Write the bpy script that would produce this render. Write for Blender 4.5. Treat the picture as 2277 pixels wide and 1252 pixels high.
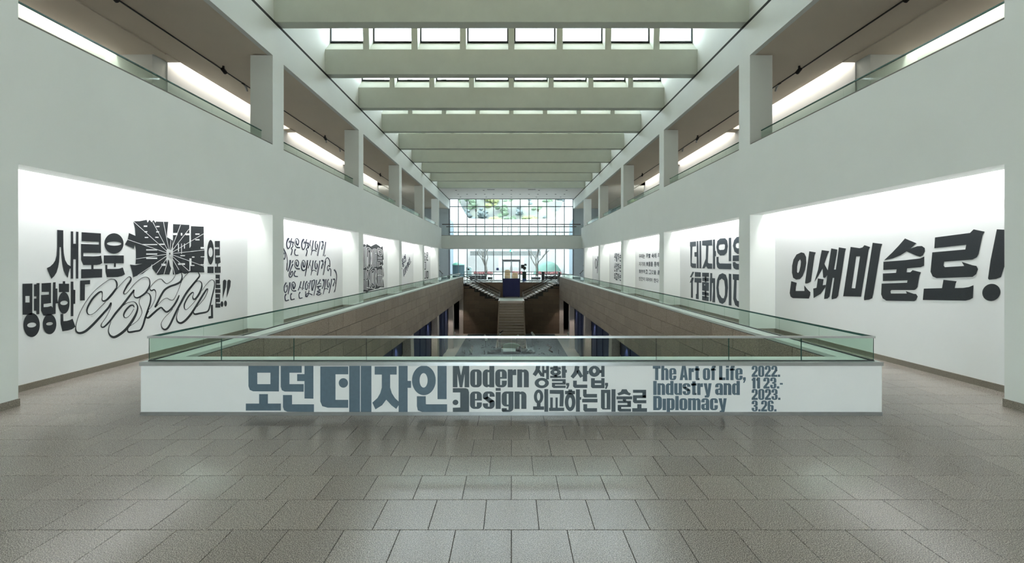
import bpy, math, random
from mathutils import Vector
from mathutils.geometry import tessellate_polygon
random.seed(7)
for o in list(bpy.data.objects): bpy.data.objects.remove(o)
SC = bpy.context.scene; COL = SC.collection
# ---------------------------------------------------------------- camera
F, CX, CY, H = 1000.0, 1137.0, 584.0, 1.92          # focal length and vanishing point in pixels, eye height
cam = bpy.data.cameras.new('camera'); camo = bpy.data.objects.new('camera', cam); COL.objects.link(camo)
cam.sensor_width = 36.0; cam.lens = 36.0 * F / 2277.0
cam.shift_x = (1138.5 - CX) / 2277.0; cam.shift_y = (CY - 626.0) / 2277.0
cam.clip_start = 0.05; cam.clip_end = 600
camo.location = (0, 0, H); camo.rotation_euler = (math.pi / 2, 0, 0)
SC.camera = camo
# ---------------------------------------------------------------- sky and exposure
SKY = 6.4
w = bpy.data.worlds.new('sky'); SC.world = w; w.use_nodes = True
bg = w.node_tree.nodes['Background']; bg.inputs[0].default_value = (0.885, 0.995, 1.05, 1); bg.inputs[1].default_value = SKY
SC.view_settings.view_transform = 'Standard'; SC.view_settings.look = 'None'
SC.view_settings.gamma = 1.0; SC.view_settings.exposure = 1.25; SC.view_settings.use_curve_mapping = False
NICHE_W, COVE_W, WING_W = 38.0, 34.0, 34.0

def area(name, loc, rot, sx, sy, power, col=(1, 1, 1), spread=180):
    l = bpy.data.lights.new(name, 'AREA'); l.shape = 'RECTANGLE'; l.size = sx; l.size_y = sy
    l.energy = power; l.color = col; l.spread = math.radians(spread)
    o = bpy.data.objects.new(name, l); COL.objects.link(o); o.location = loc; o.rotation_euler = rot
    return o
def spot(name, loc, target, power, deg, blend=0.6, col=(1, 1, 1), radius=0.05):
    l = bpy.data.lights.new(name, 'SPOT'); l.energy = power; l.spot_size = math.radians(deg); l.spot_blend = blend
    l.color = col; l.shadow_soft_size = radius
    o = bpy.data.objects.new(name, l); COL.objects.link(o); o.location = loc
    o.rotation_euler = (Vector(target) - Vector(loc)).to_track_quat('-Z', 'Y').to_euler()
    return o
# ---------------------------------------------------------------- materials
def lin(c): return tuple(((v / 255) / 12.92 if v <= 10 else (((v / 255) + 0.055) / 1.055) ** 2.4) for v in c) + (1,)
MATS = {}
def mat(name, rgb, rough=0.6, metal=0.0, var=0.06, scale=3.0, bump=0.0, rgb2=None, spec=0.5):
    m = bpy.data.materials.new(name); m.use_nodes = True; nt = m.node_tree; b = nt.nodes['Principled BSDF']
    b.inputs['Roughness'].default_value = rough; b.inputs['Metallic'].default_value = metal
    b.inputs['Specular IOR Level'].default_value = spec
    tc = nt.nodes.new('ShaderNodeTexCoord'); no = nt.nodes.new('ShaderNodeTexNoise')
    no.inputs['Scale'].default_value = scale; no.inputs['Detail'].default_value = 4
    nt.links.new(tc.outputs['Object'], no.inputs['Vector'])
    cr = nt.nodes.new('ShaderNodeValToRGB'); c = lin(rgb); c2 = lin(rgb2) if rgb2 else c
    cr.color_ramp.elements[0].position = 0.3; cr.color_ramp.elements[1].position = 0.7
    cr.color_ramp.elements[0].color = tuple(v * (1 - var) for v in c[:3]) + (1,)
    cr.color_ramp.elements[1].color = tuple(min(1, v * (1 + var)) for v in c2[:3]) + (1,)
    nt.links.new(no.outputs['Fac'], cr.inputs['Fac']); nt.links.new(cr.outputs['Color'], b.inputs['Base Color'])
    if bump:
        bp = nt.nodes.new('ShaderNodeBump'); bp.inputs['Strength'].default_value = bump; bp.inputs['Distance'].default_value = 0.01
        nt.links.new(no.outputs['Fac'], bp.inputs['Height']); nt.links.new(bp.outputs['Normal'], b.inputs['Normal'])
    MATS[name] = m; return m
def granite(name, rgb, dark, light, rough, scale=220.0, tone=0.12, bump=0.05, mid=26.0, spec=0.5):
    m = bpy.data.materials.new(name); m.use_nodes = True; nt = m.node_tree; b = nt.nodes['Principled BSDF']
    b.inputs['Roughness'].default_value = rough; b.inputs['Specular IOR Level'].default_value = spec
    geo = nt.nodes.new('ShaderNodeNewGeometry'); oi = nt.nodes.new('ShaderNodeObjectInfo')
    n1 = nt.nodes.new('ShaderNodeTexNoise'); n1.inputs['Scale'].default_value = scale; n1.inputs['Detail'].default_value = 2
    n2 = nt.nodes.new('ShaderNodeTexNoise'); n2.inputs['Scale'].default_value = mid; n2.inputs['Detail'].default_value = 5
    for n in (n1, n2): nt.links.new(geo.outputs['Position'], n.inputs['Vector'])
    cr = nt.nodes.new('ShaderNodeValToRGB'); e = cr.color_ramp.elements
    e[0].position = 0.33; e[0].color = lin(dark); e[1].position = 0.68; e[1].color = lin(light)
    k = cr.color_ramp.elements.new(0.5); k.color = lin(rgb)
    nt.links.new(n1.outputs['Fac'], cr.inputs['Fac'])
    mr = nt.nodes.new('ShaderNodeMapRange'); mr.inputs['To Min'].default_value = 1 - tone; mr.inputs['To Max'].default_value = 1 + tone
    nt.links.new(oi.outputs['Random'], mr.inputs['Value'])
    mr2 = nt.nodes.new('ShaderNodeMapRange'); mr2.inputs['To Min'].default_value = 0.82; mr2.inputs['To Max'].default_value = 1.18
    nt.links.new(n2.outputs['Fac'], mr2.inputs['Value'])
    mu = nt.nodes.new('ShaderNodeMath'); mu.operation = 'MULTIPLY'
    nt.links.new(mr.outputs[0], mu.inputs[0]); nt.links.new(mr2.outputs[0], mu.inputs[1])
    hs = nt.nodes.new('ShaderNodeHueSaturation'); nt.links.new(cr.outputs['Color'], hs.inputs['Color']); nt.links.new(mu.outputs[0], hs.inputs['Value'])
    nt.links.new(hs.outputs['Color'], b.inputs['Base Color'])
    bp = nt.nodes.new('ShaderNodeBump'); bp.inputs['Strength'].default_value = bump; bp.inputs['Distance'].default_value = 0.002
    nt.links.new(n1.outputs['Fac'], bp.inputs['Height']); nt.links.new(bp.outputs['Normal'], b.inputs['Normal'])
    MATS[name] = m; return m
def glass(name, tint, refl=0.45, rough=0.02):
    m = bpy.data.materials.new(name); m.use_nodes = True; nt = m.node_tree; nt.nodes.clear()
    out = nt.nodes.new('ShaderNodeOutputMaterial'); mx = nt.nodes.new('ShaderNodeMixShader')
    tr = nt.nodes.new('ShaderNodeBsdfTransparent'); gl = nt.nodes.new('ShaderNodeBsdfGlossy'); fr = nt.nodes.new('ShaderNodeLayerWeight'); pw = nt.nodes.new('ShaderNodeMath'); ma = nt.nodes.new('ShaderNodeMath')
    no = nt.nodes.new('ShaderNodeTexNoise'); no.inputs['Scale'].default_value = 1.5
    cr = nt.nodes.new('ShaderNodeValToRGB'); cr.color_ramp.elements[0].color = tuple(v * 0.985 for v in tint) + (1,); cr.color_ramp.elements[1].color = tuple(tint) + (1,)
    nt.links.new(no.outputs['Fac'], cr.inputs['Fac']); nt.links.new(cr.outputs['Color'], tr.inputs['Color'])
    gl.inputs['Roughness'].default_value = rough; fr.inputs['Blend'].default_value = 0.5
    pw.operation = 'POWER'; pw.inputs[1].default_value = 5.0; nt.links.new(fr.outputs['Facing'], pw.inputs[0])
    ma.operation = 'MULTIPLY_ADD'; ma.inputs[1].default_value = refl; ma.inputs[2].default_value = 0.014
    nt.links.new(pw.outputs[0], ma.inputs[0]); nt.links.new(ma.outputs[0], mx.inputs[0]); nt.links.new(tr.outputs[0], mx.inputs[1]); nt.links.new(gl.outputs[0], mx.inputs[2])
    nt.links.new(mx.outputs[0], out.inputs[0]); MATS[name] = m; return m
def glow(name, rgb, strength):
    m = bpy.data.materials.new(name); m.use_nodes = True; nt = m.node_tree; b = nt.nodes['Principled BSDF']
    no = nt.nodes.new('ShaderNodeTexNoise'); cr = nt.nodes.new('ShaderNodeValToRGB'); c = lin(rgb)
    cr.color_ramp.elements[0].color = tuple(v * .95 for v in c[:3]) + (1,); cr.color_ramp.elements[1].color = c
    nt.links.new(no.outputs['Fac'], cr.inputs['Fac']); nt.links.new(cr.outputs['Color'], b.inputs['Base Color'])
    nt.links.new(cr.outputs['Color'], b.inputs['Emission Color']); b.inputs['Emission Strength'].default_value = strength
    MATS[name] = m; return m
PAINT = mat('white_paint', (222, 226, 222), 0.75, var=0.015, scale=1.2)
NICHE = mat('niche_white_paint', (238, 240, 241), 0.8, var=0.01, scale=1.0)
CEILP = mat('ceiling_paint', (218, 208, 192), 0.8, var=0.02, scale=1.0)
BEAMP = mat('beam_paint', (196, 201, 190), 0.8, var=0.03, scale=2.0)
PANEL = mat('white_panel', (226, 228, 226), 0.5, var=0.01)
BLACKP = mat('black_vinyl', (36, 42, 47), 0.6, var=0.15, scale=60)
SLATE = mat('slate_vinyl', (84, 104, 116), 0.55, var=0.06, scale=20)
SLATE2 = mat('dark_slate_vinyl', (72, 84, 90), 0.55, var=0.06, scale=20)
WHITEV = mat('white_vinyl', (238, 240, 241), 0.8, var=0.01)
JOINT = mat('dark_joint', (58, 56, 52), 0.9, var=0.1, scale=20)
GRAN = granite('floor_granite', (124, 117, 109), (62, 58, 54), (176, 168, 160), 0.2, 150.0, 0.07, 0.0, 26.0, 0.3)
SKIRT = granite('skirting_granite', (132, 124, 112), (92, 86, 78), (162, 154, 142), 0.5, 150.0, 0.05)
STONE = granite('brown_granite', (146, 132, 118), (112, 99, 87), (172, 158, 142), 0.55, 90.0, 0.11, 0.2)
STONED = granite('dark_brown_granite', (112, 93, 76), (78, 64, 52), (134, 114, 94), 0.6, 90.0, 0.12, 0.2)
PALEST = granite('pale_granite', (196, 184, 176), (164, 152, 144), (214, 204, 196), 0.5, 60.0, 0.05)
STEEL = mat('brushed_steel', (176, 180, 180), 0.28, 0.9, var=0.05, scale=8)
DMETAL = mat('dark_metal', (52, 55, 56), 0.45, 0.6, var=0.1)
FRAME = mat('window_frame_metal', (88, 94, 98), 0.5, 0.4, var=0.05)
GAPM = mat('shadow_gap_paint', (38, 38, 36), 0.9, var=0.1)
LEDGE = mat('ledge_metal', (192, 200, 194), 0.4, 0.0, var=0.03)
CAPM = mat('cap_bronze', (96, 92, 84), 0.5, 0.2, var=0.05)
GLASS = glass('rail_glass', (0.86, 0.93, 0.89)); GEDGE = mat('glass_edge', (52, 92, 84), 0.2, var=0.1)
WGLASS = glass('window_glass', (0.86, 0.875, 0.88)); CLEAR = glass('clear_glass', (0.95, 0.965, 0.96), 0.25); SGLASS = glass('skylight_glass', (0.93, 0.95, 0.95), 0.2)
NAVY = mat('navy_paint', (36, 48, 86), 0.55, var=0.08, scale=1.5)
BLUEF = mat('blue_panel_print', (33, 37, 84), 0.7, var=0.5, scale=40)
RAILD = mat('dark_handrail', (52, 42, 38), 0.4, var=0.1)
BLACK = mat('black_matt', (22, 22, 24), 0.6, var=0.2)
# ---------------------------------------------------------------- mesh helpers
class MB:
    def __init__(s): s.v = []; s.f = []; s.m = []
    def box(s, x0, x1, y0, y1, z0, z1, mi=0):
        n = len(s.v)
        s.v += [(x0, y0, z0), (x1, y0, z0), (x1, y1, z0), (x0, y1, z0), (x0, y0, z1), (x1, y0, z1), (x1, y1, z1), (x0, y1, z1)]
        for q in ((3, 2, 1, 0), (4, 5, 6, 7), (0, 1, 5, 4), (1, 2, 6, 5), (2, 3, 7, 6), (3, 0, 4, 7)):
            s.f.append(tuple(n + i for i in q)); s.m.append(mi)
        return s
    def prism(s, pts, axis, a, b, mi=0):
        """polygon pts swept along an axis; axis 'x': pts=(y,z), 'y': pts=(x,z), 'z': pts=(x,y)"""
        n = len(s.v); k = len(pts)
        for t in (a, b):
            for p, q in pts: s.v.append((t, p, q) if axis == 'x' else (p, t, q) if axis == 'y' else (p, q, t))
        for tri in tessellate_polygon([[Vector((p, q, 0)) for p, q in pts]]):
            s.f.append(tuple(n + i for i in tri)); s.m.append(mi); s.f.append(tuple(n + k + i for i in reversed(tri))); s.m.append(mi)
        for i in range(k):
            j = (i + 1) % k; s.f.append((n + i, n + j, n + k + j, n + k + i)); s.m.append(mi)
        return s
    def tube(s, pts, r, seg=8, mi=0, cap=True):
        pts = [Vector(p) for p in pts]; rs = r if isinstance(r, (list, tuple)) else [r] * len(pts); n0 = len(s.v)
        for i, p in enumerate(pts):
            d = (pts[min(i + 1, len(pts) - 1)] - pts[max(i - 1, 0)]).normalized()
            u = d.cross(Vector((0, 0, 1)));  u = Vector((1, 0, 0)) if u.length < 1e-3 else u.normalized(); v = d.cross(u)
            for k in range(seg):
                a = 2 * math.pi * k / seg; s.v.append(tuple(p + (u * math.cos(a) + v * math.sin(a)) * rs[i]))
        for i in range(len(pts) - 1):
            for k in range(seg):
                a = n0 + i * seg; s.f.append((a + k, a + (k + 1) % seg, a + seg + (k + 1) % seg, a + seg + k)); s.m.append(mi)
        if cap:
            s.f.append(tuple(n0 + k for k in range(seg))); s.m.append(mi)
            e = n0 + (len(pts) - 1) * seg; s.f.append(tuple(e + k for k in reversed(range(seg)))); s.m.append(mi)
        return s
    def lathe(s, prof, c, seg=20, mi=0):
        n0 = len(s.v)
        for r, z in prof:
            for k in range(seg):
                a = 2 * math.pi * k / seg; s.v.append((c[0] + r * math.cos(a), c[1] + r * math.sin(a), c[2] + z))
        for i in range(len(prof) - 1):
            for k in range(seg):
                a = n0 + i * seg; s.f.append((a + k, a + (k + 1) % seg, a + seg + (k + 1) % seg, a + seg + k)); s.m.append(mi)
        return s
    def build(s, name, mats, parent=None, smooth=False):
        me = bpy.data.meshes.new(name); me.from_pydata(s.v, [], s.f)
        for m in (mats if isinstance(mats, (list, tuple)) else [mats]): me.materials.append(m)
        if any(s.m): me.polygons.foreach_set('material_index', s.m)
        if smooth: me.polygons.foreach_set('use_smooth', [True] * len(me.polygons))
        me.validate(); me.update()
        return link(name, me, parent)
def link(name, me, parent=None, loc=None):
    o = bpy.data.objects.new(name, me); COL.objects.link(o)
    if loc is not None: o.location = loc
    if parent is not None: o.parent = parent
    return o
def box(name, b, m, parent=None): return MB().box(*b).build(name, m, parent)
def tag(o, label, cat, group=None, kind=None):
    o['label'] = label; o['category'] = cat
    if group: o['group'] = group
    if kind: o['kind'] = kind
    return o
def thing(name, label, cat, loc=(0, 0, 0), group=None, kind=None):
    return tag(link(name, None, None, loc), label, cat, group, kind)
def struct(o, label, cat): return tag(o, label, cat, None, 'structure')
def piece(name, me, parent, wloc):
    """child with shared mesh data placed at a point given in the parent's space"""
    return link(name, me, parent, wloc)
def mesh_box(name, b, m):
    me = bpy.data.meshes.new(name); t = MB().box(*b); me.from_pydata(t.v, [], t.f); me.materials.append(m); return me
# ================================================================ the hall
W, XN = 6.6, 7.3                      # atrium wall plane, niche back wall
BAY, C0, C1 = 7.02, 5.42, 6.02        # column spacing, first visible column along the hall
ZN, ZP, ZC, ZT = 3.24, 5.18, 7.66, 8.58
ZU, ZB = 4.5, -4.5                    # upper floor, basement floor
YEND, YBACK, WX = 48.0, -8.0, 4.34    # glass wall, wall behind the photographer, edge of the well
WY0, WY1, WY2 = 5.98, 40.6, 43.6      # well: near edge, stair wall, far floor edge
ZL, PX, PY = 0.67, 4.655, 5.65        # parapet ledge height, its outer planes
cols = [(C0 + BAY * k, C1 + BAY * k) for k in range(-1, 6)]

# floor: slab with the well cut out, granite tiles laid on it
fb = MB()
for x0, x1, y0, y1 in ((-11.5, 11.5, YBACK, PY + .1), (-11.5, -WX, PY + .1, WY2), (WX, 11.5, PY + .1, WY2), (-11.5, 11.5, WY2, YEND)):
    fb.box(x0, x1, y0, y1, -0.3, -0.006)
floor = struct(fb.build('floor', JOINT), 'speckled grey granite tile floor around the sunken well', 'floor')
TX, TY = 0.4, 0.411
tiles = []
ry = 0
y = 3.232 - TY * 27
while y < YEND - .1:
    off = 0.2 if ry % 2 == 1 else 0.0
    n = int(XN / TX) + 2
    for i in range(-n, n):
        xa = i * TX + off; xb = xa + TX
        xa2, xb2, ya, yb = max(xa, -XN), min(xb, XN), y, min(y + TY, YEND)
        if xb2 - xa2 < .05 or yb < YBACK: continue
        cxm, cym = (xa2 + xb2) / 2, (ya + yb) / 2
        if abs(cxm) < WX + .1 and PY + .1 < cym < WY2: 
            continue
        tiles.append((xa2, xb2, ya, yb))
    y += TY; ry += 1
def vis(t):
    xm, ym = (t[0] + t[1]) / 2, (t[2] + t[3]) / 2
    if ym < 2.75: return 0
    if abs(xm / ym) > 1.16: return 0
    if abs(xm) < PX and ym > PY: return 0
    return 1.0 / ym ** 3
order = sorted(tiles, key=vis, reverse=True)
def tile_box(mb, t, dz=0):
    g = 0.0022; xa, xb, ya, yb = t[0] + g, t[1] - g, t[2] + g, t[3] - g; e = 0.0015
    n = len(mb.v)
    mb.v += [(xa, ya, -.006), (xb, ya, -.006), (xb, yb, -.006), (xa, yb, -.006),
             (xa, ya, -e + dz), (xb, ya, -e + dz), (xb, yb, -e + dz), (xa, yb, -e + dz),
             (xa + e, ya + e, dz), (xb - e, ya + e, dz), (xb - e, yb - e, dz), (xa + e, yb - e, dz)]
    for i in range(4):
        j = (i + 1) % 4
        mb.f += [(n + i, n + j, n + 4 + j, n + 4 + i), (n + 4 + i, n + 4 + j, n + 8 + j, n + 8 + i)]; mb.m += [0, 0]
    mb.f.append((n + 8, n + 9, n + 10, n + 11)); mb.m.append(0)
full = MB(); tile_box(full, (-TX / 2, TX / 2, -TY / 2, TY / 2))
fme = bpy.data.meshes.new('tile'); fme.from_pydata(full.v, [], full.f); fme.materials.append(GRAN)
for t in order[:300]:
    if abs(t[1] - t[0] - TX) < 1e-4 and abs(t[3] - t[2] - TY) < 1e-4:
        piece('tile', fme, floor, ((t[0] + t[1]) / 2, (t[2] + t[3]) / 2, random.uniform(-.0004, .0004)))
    else:
        mb = MB(); tile_box(mb, t); mb.build('tile', GRAN, floor)
rest = MB()
for t in order[300:]: tile_box(rest, t)
ro = rest.build('tile_field', GRAN, floor); ro['kind'] = 'stuff'

# ---------------------------------------------------------------- side walls with columns, niches and upper galleries
CB = [(-8, 5.42, 0)]
def side(sg, nm):
    def B(x0, x1, y0, y1, z0, z1): return (min(sg * x0, sg * x1), max(sg * x0, sg * x1), y0, y1, z0, z1)
    wall = struct(MB().box(*B(W, W + .38, YBACK, 42.5, ZN, ZU)).box(*B(W, W + .3, YBACK, 42.5, ZU, ZP)).build('wall_' + nm, PAINT),
                  'white spandrel wall on %s with columns, lettered niches and gallery above' % ('the side of the green domed kiosk' if sg < 0 else 'the side of the pedestal sculpture'), 'wall')
    box('header', B(W, W + .14, YBACK, YEND, ZC, ZT), PAINT, wall)
    for a, b in cols:
        box('column', B(W, W + .62, a, b, ZP, ZC), PAINT, wall)
        box('column', B(W, XN, a, b, 0, ZN), PAINT, wall)
        box('skirting', B(W - .012, XN, a - .012, b + .012, 0, .10), SKIRT, wall)
    # niche back wall and its stone skirting
    box('niche_wall', B(XN, XN + .2, YBACK, cols[-1][1], 0, 4.2), NICHE, wall)
    box('niche_end', B(XN, XN + .2, cols[-1][1] - .0, cols[-1][1] + .1, 0, 4.2), PAINT, wall)
    for k in range(len(cols)):
        ya = cols[k - 1][1] if k else YBACK
        box('skirting', B(XN - .02, XN, ya, cols[k][0], 0, .10), SKIRT, wall)
        area('niche_lamp', (sg * (XN - .2), (ya + cols[k][0]) / 2, ZN + .30), (0, math.radians(0), 0), .12, cols[k][0] - ya - .15, NICHE_W, (1.0, 0.995, 0.985), 124)
    box('niche_top', B(W + .38, XN + .2, YBACK, cols[-1][1], ZN + .34, ZU - .0), PAINT, wall)
    # upper gallery floor, ceiling, back wall with light slot
    box('gallery_floor', B(W + .3, 11.5, YBACK, 44.5, 4.2, ZU), GRAN, wall)
    box('gallery_ceiling', B(W + .14, 9.55, YBACK, YEND, ZC + .03, ZC + .3), CEILP, wall)
    box('gallery_ceiling', B(9.55, 10.9, YBACK, 12.4, ZC, ZC + .3), CEILP, wall)
    box('gallery_ceiling', B(9.55, 11.5, 33.1, YEND, ZC, ZC + .3), CEILP, wall)
    box('gallery_wall', B(9.86, 10.1, 12.9, 33.4, ZU, 8.3), NICHE, wall)
    box('gallery_wall', B(9.9, 11.5, 12.4, 12.9, ZU, ZC + .3), PAINT, wall)
    box('gallery_wall', B(11.2, 11.5, YBACK, 12.4, ZU, 8.3), NICHE, wall)
    box('gallery_wall', B(11.2, 11.5, 33.4, YEND, 0, ZC + .3), PAINT, wall)
    for a, b in ((12.4, 12.9), (19.3, 19.85), (26.3, 26.9), (33.1, 33.4)):
        box('slot_bridge', B(9.5, 9.86, a, b, ZC, ZC + .34), CEILP, wall)
    box('slot_top', B(9.4, 11.5, YBACK, 33.4, 8.28, 8.4), PAINT, wall)
    box('slot_side', B(9.53, 9.55, 12.9, 33.1, ZC + .3, 8.28), PAINT, wall)
    box('slot_side', B(10.88, 10.9, YBACK, 12.4, ZC + .3, 8.28), PAINT, wall)
    for a, b in ((12.95, 19.25), (19.9, 26.25), (26.95, 33.05)):
        area('cove_lamp', (sg * 9.70, (a + b) / 2, 8.2), (0, 0, 0), .16, b - a, COVE_W, (1.0, 0.94, 0.86))
    area('cove_lamp', (sg * 11.05, 8.2, 8.2), (0, 0, 0), .16, 8.2, COVE_W * 1.3, (1.0, 0.94, 0.86))
    # low white partitions at the far end of the gallery
    for a, b in ((34.6, 37.6), (38.6, 40.6)):
        box('gallery_partition', B(7.9, 8.0, a, b, ZU, 5.62), NICHE, wall)
    # bronze channel under the balustrade glass
    for k in range(len(cols)):
        ya = cols[k - 1][1] if k else YBACK
        box('glass_channel', B(W + .02, W + .22, ya, cols[k][0], ZP, ZP + .035), CAPM, wall)
    # hall wall above the shadow gap
    box('upper_wall', B(6.7, 6.95, YBACK, 41.1, 8.69, 11.6), PAINT, wall)
    box('gap_shade_strip', B(6.625, 6.9, YBACK, 47.9, ZT, 8.69), GAPM, wall)  # solid dark strip: the shade inside the gap is put into its colour
    # wall beside the glass front, with the opening to the side stair
    return wall
wl, wr = side(-1, 'left'), side(1, 'right')

# gallery balustrade glass, one thing per bay
def pane(x0, x1, y0, y1, z0, z1, parent, name='glass_pane', edge=False, gm=None):
    mb = MB().box(x0, x1, y0, y1, z0, z1)
    dims = (x1 - x0, y1 - y0, z1 - z0); thin = dims.index(min(dims))
    fax = [2, 2, 1, 0, 1, 0]             # axis of each box face normal
    mb.m = [0 if fax[i] == thin else (1 if edge else 0) for i in range(6)]
    return mb.build(name, [gm or GLASS, GEDGE], parent)
names = ['beside the near column', 'first bay past the near column', 'second bay past the near column', 'third bay past the near column', 'fourth bay past the near column', 'fifth bay by the footbridge']
for sg, nm in ((-1, 'above the burst lettering side'), (1, 'above the slanted exclamation lettering side')):
    for k in range(1, len(cols)):
        ya, yb = cols[k - 1][1] + .12, cols[k][0] - .28
        t = thing('gallery_balustrade', 'clear glass gallery balustrade %s, %s' % (nm, names[k - 1]), 'balustrade', (0, 0, 0), 'glass balustrades of the upper galleries')
        n = 6; step = (yb - ya) / n
        for i in range(n):
            xg = sg * (W + .16)
            pane(xg - .006, xg + .006, ya + i * step + .006, ya + (i + 1) * step - .006, ZP + .035, 5.48, t)
        box('top_edge', (sg * (W + .16) - .011, sg * (W + .16) + .011, ya, yb, 5.48, 5.505), GEDGE, t)

# wall behind the photographer and far side returns
EW, EH = 3.0, 3.1                      # unseen glazed entrance, added to throw daylight on the parapet front
struct(MB().box(-11.5, -EW, YBACK - .3, YBACK, -.3, 11.6).box(EW, 11.5, YBACK - .3, YBACK, -.3, 11.6).box(-EW, EW, YBACK - .3, YBACK, EH, 11.6).build('wall_rear', PAINT), 'plain white wall with an added glazed entrance', 'wall')
w3 = thing('added_entrance', 'added glazed entrance with grey mullions, lighting the parapet from the unseen rear wall', 'window', (0, YBACK, 0), kind='structure')
for i in range(6):
    x = -EW + i; box('pane', (x + .03, x + .97, -.16, -.15, .05, EH - .05), CLEAR, w3)
for i in range(7): box('mullion', (-EW + i - .03, -EW + i + .03, -.2, -.1, 0, EH), FRAME, w3)
struct(box('ground_entrance', (-40, 40, -60, YBACK - .3, -.4, -.05), PALEST), 'pale paving outside the added entrance', 'ground')
wf = MB()
for sg in (-1, 1):
    wf.box(min(sg * W, sg * 11.5), max(sg * W, sg * 11.5), YEND, YEND + .3, 0, 9)
wfar = struct(wf.build('wall_far', mat('grey_wall_paint', (176, 186, 190), .7, var=.02)), 'pale grey wall returns on both sides of the glass front', 'wall')

# ---------------------------------------------------------------- ceiling: beams, ribs and sawtooth skylights
ceil = thing('ceiling', 'pale concrete beam ceiling with rows of skylights', 'ceiling', kind='structure')
BX = 6.7
bm = MB().prism([(0, 8.7), (.35, 8.7), (.35, 9.6), (.6, 9.85), (.6, 10.06), (.5, 10.06), (0, 9.59)], 'x', -BX, BX)
bme = bpy.data.meshes.new('beam'); bme.from_pydata(bm.v, [], bm.f); bme.materials.append(BEAMP)
rb = MB().prism([(0.0, 9.59), (.5, 10.06), (.5, 11.4), (-.16, 11.4)], 'x', -.11, .11)
rme = bpy.data.meshes.new('rib'); rme.from_pydata(rb.v, [], rb.f); rme.materials.append(BEAMP)
def frame_mesh(hw):
    m = MB(); z0, z1, t = 10.06, 11.4, .055
    m.box(-hw, hw, .44, .5, z0, z0 + t).box(-hw, hw, .44, .5, z1 - t, z1).box(-hw, -hw + t, .44, .5, z0 + t, z1 - t).box(hw - t, hw, .44, .5, z0 + t, z1 - t)
    me = bpy.data.meshes.new('skylight_frame'); me.from_pydata(m.v, [], m.f); me.materials.append(DMETAL)
    p = mesh_box('skylight_pane', (-hw + t, hw - t, .465, .475, z0 + t, z1 - t), SGLASS)
    return me, p
FULLF, ENDF = frame_mesh(.76), frame_mesh((BX - 5.33) / 2)
P0 = 13.02 - .35
for k in range(-4, 9):
    yf = P0 + 3.51 * k
    piece('beam', bme, ceil, (0, yf, 0))
    for i in range(-3, 4): piece('rib', rme, ceil, (1.74 * i, yf, 0))
    for i in range(8):
        xc = -6.09 + 1.74 * i
        fr, pn = FULLF, None
        if i == 0: xc, fr = -(5.33 + BX) / 2, ENDF
        if i == 7: xc, fr = (5.33 + BX) / 2, ENDF
        piece('skylight_frame', fr[0], ceil, (xc, yf, 0)); piece('skylight_pane', fr[1], ceil, (xc, yf, 0))
for k in range(-5, 8):
    ya, yb = P0 + 3.51 * k + .6, P0 + 3.51 * (k + 1) + .5
    MB().prism([(ya, 9.86), (yb, 11.4), (yb, 11.55), (ya, 10.02)], 'x', -6.95, 6.95).build('roof_slope', CEILP, ceil)
box('flat_ceiling', (-6.95, 6.95, YBACK, P0 - 17.55 + .6, 8.75, 10.02), CEILP, ceil)
fc = box('flat_ceiling', (-6.7, 6.7, 41.1, YEND, 8.72, 9.6), mat('far_ceiling_paint', (222, 216, 212), .8, var=.02), ceil)
# recessed downlights in the far ceiling
dl = MB().lathe([(0.001, 0.0), (.075, 0.0), (.085, -.012), (.085, .004)], (0, 0, 0), 12)
dme = bpy.data.meshes.new('downlight'); dme.from_pydata(dl.v, [], dl.f); dme.materials.append(DMETAL)
for yy, xs in ((42.3, [-5.2, -2.6, 0, 2.6, 5.2]), (44.7, [(-6 + i) * .88 for i in range(13)]), (46.6, [-5.27, -2.6, 0, 2.6, 5.1])):
    for x in xs:
        o = link('downlight', dme, None, (x, yy, 8.714)); tag(o, 'small dark recessed downlight in the far white ceiling', 'downlight', 'downlights in the far ceiling')
for x in (-1.9, 1.9):
    tag(box('air_slot', (x - .35, x + .35, 41.75, 41.83, 8.70, 8.725), GAPM), 'narrow dark air slot in the far white ceiling', 'vent', 'air slots in the far ceiling')

# ---------------------------------------------------------------- parapet round the well
fr = thing('parapet', 'low white exhibition parapet with title lettering, steel cap and glass', 'parapet', (0, PY, 0))
def fpart(name, b, m): return box(name, (b[0], b[1], b[2] - PY, b[3] - PY, b[4], b[5]), m, fr)
fpart('face_panel', (-PX, PX, PY, PY + .06, .045, ZL - .045), PANEL)
fpart('core', (-PX, PX, PY + .06, WY0 - .01, 0.0, ZL - .045), PAINT)
fpart('skirting', (-PX - .004, PX + .004, PY - .006, PY + .02, 0.0, .045), STEEL)
fpart('cap_edge', (-PX - .012, PX + .012, PY - .012, PY + .03, ZL - .045, ZL), STEEL)
fpart('ledge', (-PX - .012, PX + .012, PY + .03, WY0 + .005, ZL - .045, ZL), LEDGE)
GXo = PX - .054
n = 10; st = 2 * GXo / n
for i in range(n):
    o = pane(-GXo + i * st + .003, -GXo + (i + 1) * st - .003, .054, .066, ZL + .005, .965, fr, edge=True)
box('top_rail', (-GXo - .012, GXo + .012, .046, .074, .962, .988), STEEL, fr)
box('glass_shoe', (-GXo, GXo, .045, .075, ZL - .002, ZL + .012), DMETAL, fr)
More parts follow.
